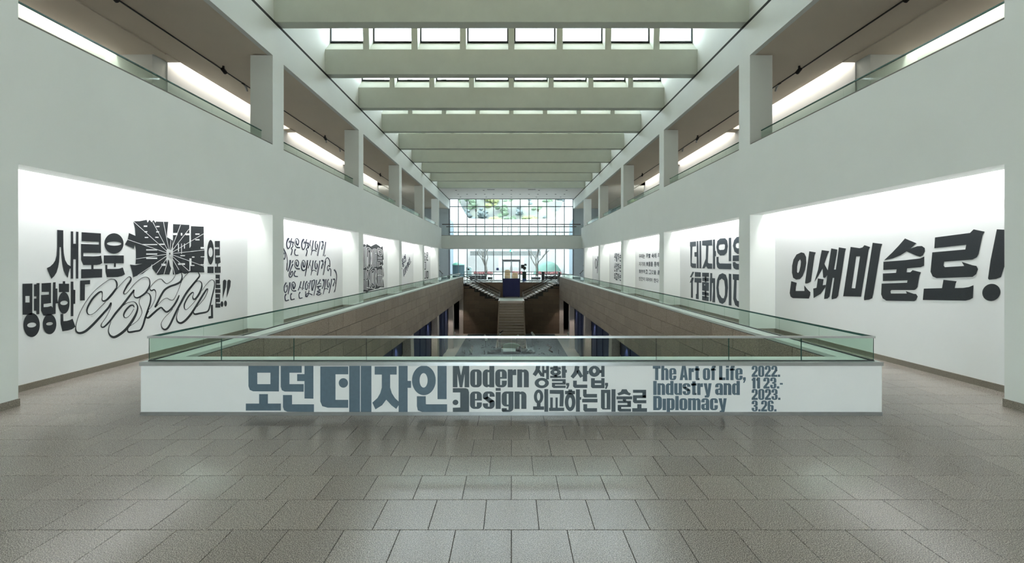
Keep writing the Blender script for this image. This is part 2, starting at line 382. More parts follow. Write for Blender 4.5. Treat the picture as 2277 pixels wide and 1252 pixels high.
for sg, lab in ((-1, 'below the burst lettering'), (1, 'below the slanted exclamation lettering')):
    t = thing('side_parapet', 'long pale ledge with glass balustrade along the well, %s' % lab, 'parapet', (sg * WX, PY, 0), 'side parapets of the well')
    def q(x0, x1, y0, y1, z0, z1):
        a, b = sg * (x0 - WX), sg * (x1 - WX); return (min(a, b), max(a, b), y0 - PY, y1 - PY, z0, z1)
    box('core', q(WX + .02, PX, WY0 + .01, WY1, 0, ZL - .045), PAINT, t)
    box('ledge', q(WX - .005, PX + .012, WY0 + .01, WY1, ZL - .045, ZL), LEDGE, t)
    y0, y1 = PY + .08, WY1 - .05; n = 35; st = (y1 - y0) / n
    for i in range(n):
        b = q(GXo - .006, GXo + .006, y0 + i * st + .004, y0 + (i + 1) * st - .004, ZL + .005, .965)
        pane(*b, t)
    box('top_rail', q(GXo - .014, GXo + .014, y0, y1, .962, .986), GEDGE, t)
    box('glass_shoe', q(GXo - .02, GXo + .02, y0, y1, ZL - .002, ZL + .012), DMETAL, t)

# ---------------------------------------------------------------- stone faces of the well
def stones(wallobj, u0, u1, z0, z1, L, Hh, place, m, lim=300, stag=True):
    """stone blocks laid in running courses; place(u0,u1,z0,z1)->box"""
    r = 0; z = z1; out = 0
    while z > z0 + .02:
        za, zb = max(z - Hh, z0), z
        u = u0 - (L / 2 if (r % 2 and stag) else 0)
        while u < u1 - .01:
            a, b = max(u, u0), min(u + L, u1)
            if b - a > .03:
                pr = random.uniform(0, .004)
                box('stone_block', place(a + .006, b - .006, za + .006, zb - .006, pr), m, wallobj); out += 1
            u += L
        z -= Hh; r += 1
    return out
for sg, nm in ((-1, 'left'), (1, 'right')):
    b = (min(sg * WX, sg * (WX + .3)), max(sg * WX, sg * (WX + .3)), WY0, WY2, -1.23, 0.0 - .0)
    wv = struct(box('wall_well_' + nm, (b[0], b[1], WY0, WY1 + .3, -1.23, ZL - .05), JOINT), 'brown granite clad fascia of the sunken well on the %s' % ('kiosk side' if sg < 0 else 'pedestal side'), 'wall')
    def pl(a, c, za, zb, pr, sg=sg):
        x0, x1 = sg * (WX - .022 - pr), sg * (WX + .0)
        return (min(x0, x1), max(x0, x1), a, c, za, zb)
    stones(wv, WY0, WY1, -1.23, ZL - .05, .93, .37, pl, STONE)
wn = struct(box('wall_well_near', (-WX, WX, WY0 - .3, WY0, ZB, 0), STONE), 'brown granite face of the well under the front parapet', 'wall')

# basement
fl2 = struct(box('floor_lower', (-11.5, 11.5, WY0 - .3, WY2 + 4, ZB - .3, ZB), PALEST), 'pale stone basement floor at the bottom of the well', 'floor')
for sg, nm in ((-1, 'left'), (1, 'right')):
    def B(x0, x1, y0, y1, z0, z1): return (min(sg * x0, sg * x1), max(sg * x0, sg * x1), y0, y1, z0, z1)
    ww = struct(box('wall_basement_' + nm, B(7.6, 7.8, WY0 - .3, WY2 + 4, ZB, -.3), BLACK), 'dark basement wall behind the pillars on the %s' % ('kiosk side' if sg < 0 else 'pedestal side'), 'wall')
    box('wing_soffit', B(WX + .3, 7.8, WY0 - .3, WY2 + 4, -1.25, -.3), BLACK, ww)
    # navy partition panels between pillars
    for k in range(0, 4):
        a, b = cols[k + 1][1] - .02, cols[k + 2][0] + .02
        n = 8; st = (b - a) / n
        for i in range(n):
            dx = .03 if i % 2 else 0
            box('navy_panel', B(WX + .37 + dx, WX + .46, a + i * st, a + (i + 1) * st - .01, ZB, -1.25), NAVY, ww)
    # pillars with a curved lit flank
    for k in range(1, len(cols)):
        a, b = cols[k]
        pts = [(WX, ZB), (WX + .36, ZB), (WX + .36, -1.25), (WX + .02, -1.25), (WX + .0, -2.0)]
        p = MB().prism([(sg * x, z) for x, z in pts], 'y', a, b).build('pillar', PALEST, ww)
        tp = [(WX, a), (WX + .62, a), (WX + .62, b), (WX, b)]
        spot('wing_lamp', (sg * (WX + .2), a - 1.3, -1.35), (sg * (WX + .3), a, -4.2), WING_W, 62, .6, (1.0, .9, .84), .03)
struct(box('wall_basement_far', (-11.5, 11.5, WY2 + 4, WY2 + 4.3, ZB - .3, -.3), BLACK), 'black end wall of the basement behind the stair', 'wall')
struct(box('wall_basement_near', (-11.5, 11.5, WY0 - .6, WY0 - .3, ZB - .3, -.3), BLACK), 'black end wall of the basement under the near hall floor', 'wall')
# stair wall at the far end
STW = 1.0                              # half width of the central stair
ZLAND, YLF = -1.4, 39.0                # landing level and its front edge
NST = 11; SX0, SX1 = 4.0, 1.14         # side flights run from |x|=4.0 down to the landing
ws = struct(MB().box(-WX, -SX0, WY1 - .3 + .3, WY2, ZB, 0).box(SX0, WX, WY1, WY2, ZB, 0).box(-WX, WX, WY2, WY2 + .3, ZB, 0).build('wall_stair', JOINT), 'dark brown granite stair wall at the end of the well', 'wall')
run, rise = (SX0 - SX1) / NST, -ZLAND / NST
for sg in (-1, 1):
    # stepped stone wall below the flight, cut to the line of the steps
    z = 0.0; Hh = .37; r = 0
    while z > ZB:
        za, zb = max(z - Hh, ZB), z
        u = STW - (.46 if r % 2 else 0)
        while u < WX:
            a, b = max(u, STW), min(u + .93, WX)
            # the sloping top: highest z allowed at the middle of the block
            xm = a
            zmax = 0.0 if xm >= SX0 else (ZLAND if xm <= SX1 else ZLAND + (xm - SX1) / (SX0 - SX1) * (-ZLAND)) - .1
            zt = min(zb, zmax)
            if b - a > .05 and zt - za > .04:
                xs = sorted((sg * (a + .004), sg * (b - .004)))
                pr = random.uniform(0, .004)
                box('stone_block', (xs[0], xs[1], WY1 - .022 - pr, WY1 + .1, za + .004, zt - .004), STONED, ws)
            u += .93
        z -= Hh; r += 1
    MB().prism([(sg * SX0, -.02), (sg * WX, -.02), (sg * WX, ZB), (sg * STW, ZB), (sg * STW, ZLAND - .12), (sg * SX1, ZLAND - .12)], 'y', WY1, WY1 + .2).build('backing', JOINT, ws)
zz = 0.0; r = 0
while zz > ZLAND:
    u = -WX - (.46 if r % 2 else 0)
    while u < WX:
        a, b = max(u, -WX), min(u + .93, WX)
        if b - a > .05: box('stone_block', (a + .004, b - .004, WY2 - .022, WY2, max(zz - .37, ZLAND) + .004, zz - .004), STONED, ws)
        u += .93
    zz -= .37; r += 1
stair = thing('staircase', 'double stone staircase descending from both sides to a central flight', 'staircase', (0, YLF, ZB))
def sp(name, b, m): return box(name, (b[0], b[1], b[2] - YLF, b[3] - YLF, b[4] - ZB, b[5] - ZB), m, stair)
for sg in (-1, 1):
    for i in range(NST):
        xa = SX0 - i * run; xb = xa - run
        zt = -rise * i
        x = sorted((sg * (xa + .03), sg * (xb)))
        so = sp('step', (x[0], x[1], WY1 + .02, WY2 - .03, zt - rise * .9, zt - .02), STONED)
        box('step_end', (x[0], x[1], WY1 - .1 - YLF, WY1 + .02 - YLF, zt - rise * .6 - ZB, zt - .015 - ZB), PALEST, so)  # paler stone stands in for light caught on the overhanging tread ends
    sp('flight_core', (min(sg * 3.9, sg * 3.8), max(sg * 3.9, sg * 3.8), WY1 + .3, WY2 - .1, ZLAND, -.2), STONED)
sp('landing', (-SX1, SX1, YLF, WY2 - .03, ZLAND - .2, ZLAND), PALEST)
sp('landing_core', (-STW, STW, YLF + .05, WY1 - .03, ZB, ZLAND - .2), STONED)
n = 17; rz = (ZLAND - ZB) / n; tr = .33
for i in range(1, n):
    zt = ZLAND - rz * i
    sp('step', (-STW, STW, YLF - tr * i, YLF - tr * (i - 1) + .03, zt - rz, zt), STONE)
for sg in (-1, 1):
    x0, x1 = sorted((sg * STW, sg * (STW + .1)))
    pts = [(0.0, ZLAND - ZB), (.3, ZLAND - ZB), (.3, 0), (-tr * n + tr, 0), (-tr * n + tr, rz * .6)]
    MB().prism(pts, 'x', x0, x1).build('stringer', STONED, stair)
    rl = thing('stair_railing', 'dark stair handrail with thin steel bars above the steps, on the %s' % ('kiosk side' if sg < 0 else 'pedestal side'), 'railing', (sg * 4.3, WY1, -.1), 'side flight railings')
    for yy in (WY1 - .04, WY2 - .12):
        mb = MB(); mb.tube([(0, yy - WY1, .83), (-sg * 3.25, yy - WY1, -.74)], .036, 8); mb.build('handrail', RAILD, rl)
        for dz in (.22, .4, .58):
            MB().tube([(-sg * .15, yy - WY1, .75 - dz), (-sg * 3.25, yy - WY1, -.74 - dz)], .016, 6).build('rail_bar', STEEL, rl)
        for t in (0.03, .34, .67, .98):
            x = -sg * 3.25 * t; z = .83 - 1.57 * t
            MB().tube([(x, yy - WY1, z), (x, yy - WY1, z - .86)], .014, 6).build('post', STEEL, rl)
# navy blue panel standing over the landing
bp = thing('blue_screen', 'dark navy blue screen standing over the stair landing', 'screen', (0, WY2 - .32, ZLAND))
box('board', (-.82, .82, -.04, .04, .04, 1.80), BLUEF, bp)
for x in (-.7, .7): box('foot', (x - .05, x + .05, -.2, .2, 0, .04), BLACK, bp)
gp = box('glass_barrier', (-.98, .98, YLF + .3, YLF + .32, ZLAND, ZLAND + .3), GLASS)
tag(gp, 'low pale green glass barrier across the top of the central flight', 'glass barrier')
# railing at the far floor edge
er = thing('edge_railing', 'slim dark handrail on glass along the far floor edge', 'railing', (0, WY2 + .1, 0))
box('handrail', (-4.6, 4.6, -.02, .02, 1.0, 1.045), RAILD, er)
for i in range(7):
    xa = -4.55 + i * 1.3; pane(xa + .01, xa + 1.29, -.006, .006, .03, .97, er, gm=CLEAR)
for i in range(8): box('post', (-4.57 + i * 1.3, -4.53 + i * 1.3, -.015, .015, 0, 1.0), STEEL, er)

# ---------------------------------------------------------------- footbridge
br = thing('footbridge', 'white footbridge spanning the hall in front of the glass wall', 'footbridge', (0, 42.5, 3.28))
box('deck', (-W, W, 0, 2.9, 0, 1.2), PAINT, br)
box('edge_trim', (-W, W, -.015, .05, 1.2, 1.235), CAPM, br)
for yy in (.05, 2.8):
    box('handrail', (-W + .05, W - .05, yy - .035, yy + .035, 2.22, 2.30), RAILD, br)
    for i in range(13):
        xa = -W + .1 + i * 1.03; pane(xa + .01, xa + 1.02, yy - .006, yy + .006, 1.26, 2.2, br, gm=CLEAR)
    for i in range(14): box('post', (-W + .085 + i * 1.03, -W + .105 + i * 1.03, yy - .01, yy + .01, 1.2, 2.25), STEEL, br)

# ---------------------------------------------------------------- glass wall
PW = 13.2 / 14
def glazing(name, lab, zs, skip=None):
    g = thing(name, lab, 'window', (0, YEND, zs[0]), kind='structure')
    for i in range(15):
        x = -W + i * PW; ww_ = .035 if 0 < i < 14 else .06
        lo = 0
        if skip and i == 7: lo = skip[2] - zs[0]
        box('mullion', (x - ww_, x + ww_, -.06, .08, lo, zs[-1] - zs[0]), FRAME, g)
    for j, z in enumerate(zs):
        hh = .04 if j not in (0, len(zs) - 1) else .05
        for i in range(14):
            if skip and skip[0] <= i < skip[1] and z < skip[2] - .01: continue
            x = -W + i * PW; box('transom', (x + .035, x + PW - .035, -.05, .07, z - zs[0] - hh, z - zs[0] + hh), FRAME, g)
    for j in range(len(zs) - 1):
        for i in range(14):
            za = zs[j]
            if skip and skip[0] <= i < skip[1]:
                if zs[j + 1] <= skip[2]: continue
                za = max(za, skip[2])
            x = -W + i * PW
            me = MB().box(x + .035, x + PW - .035, -.006, .006, za - zs[0] + .04, zs[j + 1] - zs[0] - .04)
            me.build('pane', WGLASS, g)
    return g
glazing('window_1', 'upper glass wall above the footbridge with grey mullions', [4.5, 5.16, 7.9, 8.72])
DZ = 2.2
glazing('window_2', 'lower glass wall under the footbridge with grey mullions', [0.02, .66, 3.42, 4.46], (6, 8, DZ))
d = thing('door_1', 'grey framed double glass door in the lower glass wall', 'door', (0, YEND, 0), kind='structure')
box('frame_head', (-PW, PW, -.08, .08, DZ - .1, DZ + .04), FRAME, d)
for sg in (-1, 1):
    x0, x1 = sorted((sg * PW, sg * (PW - .06))); box('frame_jamb', (x0, x1, -.08, .08, 0, DZ - .1), FRAME, d)
    lf = link('door_leaf', None, d); a, b = (-PW + .07, -.01) if sg < 0 else (.01, PW - .07)
    box('stile', (a, a + .06, -.03, .03, .02, DZ - .11), FRAME, lf); box('stile', (b - .06, b, -.03, .03, .02, DZ - .11), FRAME, lf)
    box('rail', (a + .06, b - .06, -.03, .03, .02, .12), FRAME, lf); box('rail', (a + .06, b - .06, -.03, .03, DZ - .19, DZ - .11), FRAME, lf)
    box('pane', (a + .06, b - .06, -.005, .005, .12, DZ - .19), WGLASS, lf)
    box('handle', (sg * .1 - .012, sg * .1 + .012, -.09, -.065, .8, 1.5), DMETAL, lf)
# ================================================================ lettering on the walls and the parapet
# outlines are read off the photograph in crop pixels, then laid on the wall plane they are painted on
def on_side(sg, proud):
    X = XN - proud
    def f(px, py):
        d = X * F / abs(px - CX); return (sg * X, d, H - (py - CY) * d / F)
    return f
def on_front(proud):
    Y = PY - proud
    def f(px, py): return ((px - CX) * Y / F, Y, H - (py - CY) * Y / F)
    return f
def E(cx, cy, rx, ry, n=40, rot=0):
    c, s = math.cos(rot), math.sin(rot)
    return [(cx + rx * math.cos(a) * c - ry * math.sin(a) * s, cy + rx * math.cos(a) * s + ry * math.sin(a) * c) for a in (2 * math.pi * i / n for i in range(n))]
def R(x0, y0, x1, y1): return [(x0, y0), (x1, y0), (x1, y1), (x0, y1)]
def ring(o, h): return (o, h)
def S(pts, sub=6, w=None):
    """brush stroke: (x, y, width) points joined by a smooth ribbon -> outline"""
    p = [q if len(q) == 3 else (q[0], q[1], w) for q in pts]
    P_ = [p[0]] + p + [p[-1]]; c = []
    for i in range(1, len(P_) - 2):
        for k in range(sub):
            t = k / sub
            c.append(tuple(.5 * (2 * P_[i][j] + (P_[i + 1][j] - P_[i - 1][j]) * t + (2 * P_[i - 1][j] - 5 * P_[i][j] + 4 * P_[i + 1][j] - P_[i + 2][j]) * t * t + (3 * P_[i][j] - P_[i - 1][j] - 3 * P_[i + 1][j] + P_[i + 2][j]) * t ** 3) for j in range(3)))
    c.append(p[-1])
    L, Rr = [], []
    for i in range(len(c)):
        a, b = c[max(i - 1, 0)], c[min(i + 1, len(c) - 1)]
        dx, dy = b[0] - a[0], b[1] - a[1]; l = math.hypot(dx, dy) or 1
        nx, ny = -dy / l * abs(c[i][2]) / 2, dx / l * abs(c[i][2]) / 2
        L.append((c[i][0] + nx, c[i][1] + ny)); Rr.append((c[i][0] - nx, c[i][1] - ny))
    return ('strip', L, Rr)
def line(x0, y0, x1, y1, w):
    return S([(x0, y0, w), (x1, y1, w)], 1)
def sh(s, dx, dy): return [(q[0] + dx, q[1] + dy) + tuple(q[2:]) for q in s]
def letter(shapes, crop, fn, back, m, parent, name='letter'):
    """shapes in crop pixels -> one thin raised mesh"""
    x0, y0, sc = crop; v, f = [], []
    def add(poly):
        i0 = len(v)
        for p in poly: v.append(fn(x0 + p[0] / sc, y0 + p[1] / sc)); 
        k = len(poly)
        for p in poly: v.append(back(x0 + p[0] / sc, y0 + p[1] / sc))
        for i in range(k):
            j = (i + 1) % k; f.append((i0 + i, i0 + j, i0 + k + j, i0 + k + i))
        return i0
    for s in shapes:
        if isinstance(s, tuple) and s[0] == 'strip':
            Lp, Rp = s[1], s[2]; poly = Lp + Rp[::-1]; i0 = add(poly); n = len(Lp); t = len(poly)
            for i in range(n - 1): f.append((i0 + i, i0 + i + 1, i0 + t - 2 - i, i0 + t - 1 - i))
        else:
            loops = [s] if isinstance(s, list) else [s[0]] + list(s[1:])
            idx = []
            for lp in loops:
                i0 = add(lp); idx += list(range(i0, i0 + len(lp)))
            for tri in tessellate_polygon([[Vector((p[0], p[1], 0)) for p in lp] for lp in loops]):
                f.append(tuple(idx[i] for i in tri))
    me = bpy.data.meshes.new(name); me.from_pydata(v, [], f); me.materials.append(m); me.update()
    return link(name, me, parent)
LW, RW, FW = (on_side(-1, .004), on_side(-1, .0)), (on_side(1, .004), on_side(1, .0)), (on_front(.003), on_front(.0))
LW2 = (on_side(-1, .0065), on_side(-1, .004))
def mural(label): return thing('wall_lettering', label, 'lettering', (0, 0, 0), 'lettering on the niche walls')
def put(par, crop, plane, m, glyphs, name='letter'):
    for g in glyphs: letter(g, crop, plane[0], plane[1], m, par, name)

# --- big burst lettering
m1 = mural('black Korean lettering with shattered burst characters and outlined script on a white niche wall')
A1, A2, A3, A4, A5 = (100, 480, 8.345), (270, 480, 8.348), (40, 600, 7.822), (160, 590, 7.365), (320, 590, 7.824)
put(m1, A1, LW, BLACKP, [
 [[(228,260),(340,268),(342,580),(350,700),(375,820),(420,900),(480,938),(478,970),(460,985),(440,1060),(425,1150),(380,1090),(345,1010),(322,900),(308,780),(300,640),(298,580),(272,580),(270,700),(262,850),(245,950),(215,1050),(170,1120),(120,1168),(35,970),(95,940),(150,890),(190,830),(215,740),(225,600)],
  [(480,287),(524,290),(526,518),(575,518),(577,292),(622,297),(618,1165),(574,1163),(574,808),(526,806),(524,1165),(478,1165)]],
 [[(680,303),(1037,326),(1040,690),(712,685),(712,748),(900,752),(1000,745),(1042,736),(1065,875),(1020,902),(960,912),(900,913),(900,985),(1062,985),(1060,1142),(672,1160),(672,990),(860,987),(860,913),(712,913),(672,820),(670,520),(1000,532),(1000,483),(680,466)]],
 [ring(E(1280,513,178,190), E(1285,515,135,38)), R(1092,735,1462,880), R(1280,880,1315,948),
  [(1120,910),(1158,910),(1158,985),(1300,985),(1380,980),(1445,958),(1485,1085),(1430,1115),(1350,1135),(1150,1138),(1125,1040)]]])
put(m1, A3, LW, BLACKP, [
 [ring([(80,243),(250,238),(250,780),(80,782)], R(128,455,203,568)), [(278,255),(322,250),(322,232),(375,230),(372,770),(322,775),(320,712),(278,712),(278,502),(320,500),(320,462),(278,462)], ring(E(237,960,143,210), E(240,960,80,42,24,-.12))],
 [[(412,235),(575,225),(575,578),(446,595),(446,650),(520,645),(578,628),(605,660),(610,218),(655,215),(655,325),(686,325),(688,550),(700,555),(700,580),(657,585),(655,765),(600,775),(470,800),(440,795),(402,710),(402,438),(538,430),(538,384),(412,385)], ring(E(550,945,118,175), E(550,938,60,28,24,-.12))],
 [R(780,198,820,245), R(712,242,888,388), ring(E(798,575,100,190), E(800,575,65,38,24,-.1)), [(918,205),(963,205),(965,345),(998,350),(996,590),(965,595),(963,805),(920,808)], [(742,770),(788,768),(790,893),(850,888),(900,875),(950,850),(1000,990),(940,1035),(870,1055),(772,1070),(742,940)]],
 [[(1082,187),(1255,178),(1253,250),(1165,255),(1162,530),(1080,535)]]])
put(m1, A2, LW, BLACKP, [
 [[(220,100),(340,98),(470,73),(485,125),(522,70),(562,120),(595,75),(632,130),(640,105),(780,110),(870,110),(850,300),(845,395),(955,460),(945,560),(925,640),(850,610),(835,650),(835,860),(865,800),(885,830),(900,920),(925,975),(890,1090),(780,1085),(670,1098),(575,980),(570,890),(535,960),(400,1070),(218,1140),(200,1040),(160,905),(260,915),(390,888),(262,895),(270,780),(268,620),(248,535),(232,610),(65,530),(115,440),(140,318),(262,372),(250,230)]],
 [[(960,152),(1260,168),(1264,600),(1292,560),(1290,190),(1527,200),(1530,590),(1543,640),(1540,760),(1525,900),(1540,1050),(1270,1050),(1180,1080),(1120,1055),(1040,1085),(955,1090),(958,520)]],
 [ring(E(1655,675,62,228), E(1657,675,40,90)), R(1597,942,1712,1062)],
 [R(1735,467,1828,582), R(1812,582,1828,617), R(1735,617,1828,735), R(1735,735,1752,775), [(1735,775),(1832,765),(1842,868),(1800,888),(1742,888)], R(1772,888,1792,942), R(1732,942,1842,1057)]])
BC = (896, 705)
put(m1, A2, LW2, WHITEV, [[line(BC[0], BC[1], x, y, 9)] for x, y in ((225,105),(583,115),(780,112),(118,440),(272,800),(300,1108),(655,1072),(790,1082),(1098,168),(1258,242),(1525,332),(1541,635),(1538,938),(1258,1028),(1068,1004),(990,1086),(918,445))], 'crack_line')
put(m1, A2, LW2, WHITEV, [[R(*r)] for r in ((415,180,480,205),(645,188,708,208),(428,285,480,305),(645,288,700,308),(433,392,498,410),(628,390,690,408),(390,524,665,542),(700,516,805,540),(460,622,665,642),(460,698,665,722),(460,775,665,800),(742,887,822,928),
  (960,318,1040,358),(1102,318,1130,365),(1188,325,1262,360),(1372,328,1450,350),(1372,433,1450,455),(1470,578,1535,612),(1470,752,1541,768),(1470,898,1527,915),(1050,518,1068,665),(1110,515,1122,705),(1162,515,1178,608),(1095,730,1180,748),(1052,880,1180,910),(1310,755,1355,775),(1280,912,1355,930),(1262,790,1300,915),(1262,915,1278,1025))], 'slit')
put(m1, A4, LW, BLACKP, [
 [S([(725,395,14),(738,320,26),(722,260,22),(680,228,10),(610,235,7),(500,310,7),(380,410,7),(270,540,7),(190,660,7),(120,800,8),(80,920,10),(62,1020,16),(75,1085,26),(130,1110,36),(220,1080,40),(330,985,40),(430,880,38),(530,770,34),(600,690,32),(640,610,24)]),
  S([(640,610,22),(645,650,10),(620,730,7),(560,850,7),(490,950,9),(480,1000,18),(510,1015,24),(560,980,28),(640,890,30),(720,780,34),(830,650,34),(930,520,34),(1000,430,30),(1018,400,24)]),
  S([(1018,400,20),(1012,470,10),(1030,520,18),(1080,530,26),(1150,495,30),(1215,440,30),(1262,360,24),(1278,290,16),(1262,220,12),(1215,192,8),(1150,205,7),(1060,270,7),(960,380,7),(900,450,8),(860,470,14),(850,440,20),(900,340,30),(950,270,32),(970,220,20),(945,185,9),(905,205,7),(830,280,7),(730,390,8)]),
  S([(725,380,30),(650,480,36),(570,565,32),(515,585,24),(492,555,14),(500,480,10),(485,432,22),(430,455,30),(340,545,32),(270,660,30),(245,740,26),(262,797,16),(310,808,9),(380,770,8),(460,690,8),(550,600,8)]),
  S([(840,660,8),(900,620,8),(980,595,8),(1040,610,12),(1075,680,22),(1060,770,32),(1000,890,40),(900,1030,42),(800,1120,42),(700,1175,40),(640,1160,32),(605,1110,20),(600,1040,12),(640,920,8)]),
  S([(1020,690,14),(1000,655,20),(950,665,28),(880,740,30),(848,810,24),(865,855,14),(910,850,8),(970,790,7),(1015,710,8)]),
  S([(1160,480,8),(1120,530,8),(1100,610,8),(1140,720,10),(1140,800,8),(1070,910,7),(950,995,8)]),
  S([(1215,450,10),(1265,465,14),(1290,530,22),(1280,620,26),(1240,740,28),(1200,860,30),(1165,980,30),(1120,1060,30),(1040,1080,30),(940,1095,32),(912,1070,18),(920,1035,8)])]])
put(m1, A5, LW, BLACKP, [
 [S([(540,190,8),(480,270,8),(400,318,9),(350,285,12),(300,240,10),(230,255,8),(150,330,8),(103,400,12),(130,440,24),(180,425,22),(210,480,10),(190,600,8),(130,720,8),(85,770,8)]),
  S([(540,180,8),(600,100,7),(640,110,10),(665,190,20),(640,280,34),(560,330,34),(450,370,34),(360,430,36),(290,540,34),(230,660,34),(195,725,26),(240,690,10),(330,600,8),(400,572,9),(450,598,10),(500,605,10),(540,560,9),(600,430,8),(660,270,8),(720,180,8),(800,110,7)]),
  S([(800,105,8),(880,95,8),(940,120,12),(968,180,24),(930,240,30),(840,350,34),(740,480,36),(650,640,36),(570,790,34),(500,940,34),(450,1040,34),(400,1105,34),(350,1115,26),(310,1070,14),(305,1000,9),(360,910,8),(450,820,8),(500,760,9)]),
  S([(615,520,20),(580,600,32),(520,700,32),(450,780,32),(390,810,30),(340,770,28),(300,735,26),(240,770,34),(160,840,36),(80,910,36),(40,890,20),(80,790,22)])],
 [S([(810,395,8),(880,310,8),(950,270,8),(1000,300,14),(1005,380,26),(970,480,34),(910,570,32),(870,590,26),(848,550,14),(865,500,8),(850,470,18),(800,510,24),(740,600,24),(703,690,22),(712,760,14),(750,765,8),(830,690,8),(915,590,8)]),
  S([(610,760,8),(570,880,12),(580,970,26),(640,1005,36),(720,960,38),(810,860,38),(890,740,34),(970,610,34),(1050,480,30),(1100,410,22),(1108,450,10),(1060,560,8),(990,650,8),(920,725,8)]),
  S([(1010,440,8),(1080,340,8),(1150,265,8),(1200,258,10),(1232,310,14),(1215,430,20),(1180,570,22),(1150,700,24),(1125,780,26),(1080,815,30),(980,835,32),(890,850,32),(862,820,18),(870,780,8)])],
 [[(1165,690),(1200,685),(1205,920),(1125,930),(1122,890),(1168,880)]],
 [R(1247,163,1322,230), R(1303,230,1322,250), R(1247,250,1322,318), R(1247,318,1262,335), R(1245,335,1330,398), R(1240,415,1332,480), R(1245,500,1325,568), R(1305,568,1325,580), R(1245,580,1325,640), R(1245,640,1258,665), R(1245,665,1330,735)],
 [[(1375,275),(1392,252),(1418,250),(1437,275),(1428,380),(1395,490),(1370,580)], E(1358,675,25,50)],
 [[(1450,275),(1468,252),(1492,250),(1512,275),(1503,370),(1470,480),(1436,570)], E(1420,665,25,52)]])

# --- brush lettering in the second niche
m2 = mural('dark brush-written Korean lines with long curling tails on a white niche wall')
C1_, C2_ = (620, 515, 14.729), (620, 585, 13.179)
yak = [[(330,215,40),(290,270,40),(262,360,30),(262,460,28),(290,540,26),(320,555,24),(360,500,24),(385,400,24),(375,320,22),(345,310,20),(335,380,18)], [(425,215,20),(405,300,24),(430,345,28),(480,350,30),(455,430,20),(465,480,20),(410,545,22),(440,600,22),(420,700,26),(400,770,28)]]
eun = [[(695,520,32),(600,515,28),(545,470,18),(522,380,14),(545,260,14),(600,228,18),(650,290,22),(650,370,22),(615,435,34),(575,380,34),(575,290,26)]]
sa = [[(1045,280,24),(1020,380,22),(960,550,20)], [(1020,420,14),(1055,490,12),(1060,620,8)], [(1130,290,28),(1110,450,26),(1085,640,20),(1055,780,14)], [(1085,650,16),(1130,612,18),(1180,615,18),(1235,655,18)]]
ee = [[(1230,305,26),(1195,380,26),(1195,500,26),(1222,590,24),(1255,520,20),(1260,420,18),(1240,395,16)], [(1270,420,16),(1285,560,10),(1250,790,10)], [(1350,315,26),(1330,480,22),(1275,800,16)]]
ge = [[(1400,345,50),(1445,330,34),(1450,400,20),(1410,500,16),(1410,590,20),(1430,530,14),(1465,420,14)], [(1470,420,10),(1480,560,8),(1440,800,8)], [(1535,335,28),(1510,560,20),(1465,800,14)]]
nn = [[(548,575,40),(520,640,24),(520,720,24),(555,775,24),(640,775,22)]]
SS = lambda L, dx=0, dy=0, k=1.3: [S([(a, b, c * k) for a, b, c in sh(s, dx, dy)]) for s in L]
NAVYI = mat('ink_navy_vinyl', (42, 50, 72), .6, var=.1, scale=30)
put(m2, C1_, LW, NAVYI, [SS(yak), SS(eun) + SS(nn), SS(yak, 490, 30), SS(sa), SS(ee), SS(ge), SS([[(1525,765,16),(1500,815,16)]]),
  SS([[(120,480,18),(190,630,30),(250,760,16),(280,950,18),(270,1230,16)], [(175,690,20),(145,800,22),(175,910,26),(210,820,20),(200,700,18)]]),
  SS(eun, -5, 700), SS([[(940,935,30),(920,1100,28),(885,1250,24)], [(790,1000,30),(800,1110,34),(830,1160,34),(860,1080,24),(850,980,18),(800,935,14),(750,1020,16),(738,1130,24),(760,1240,34),(815,1275,34),(870,1240,20)]]),
  SS(sa, -5, 655), SS(ee, -8, 640), SS(ge, -5, 625),
  SS([[(1500,1040,18),(1540,900,18),(1600,858,22),(1660,940,20),(1675,1080,18)]])])
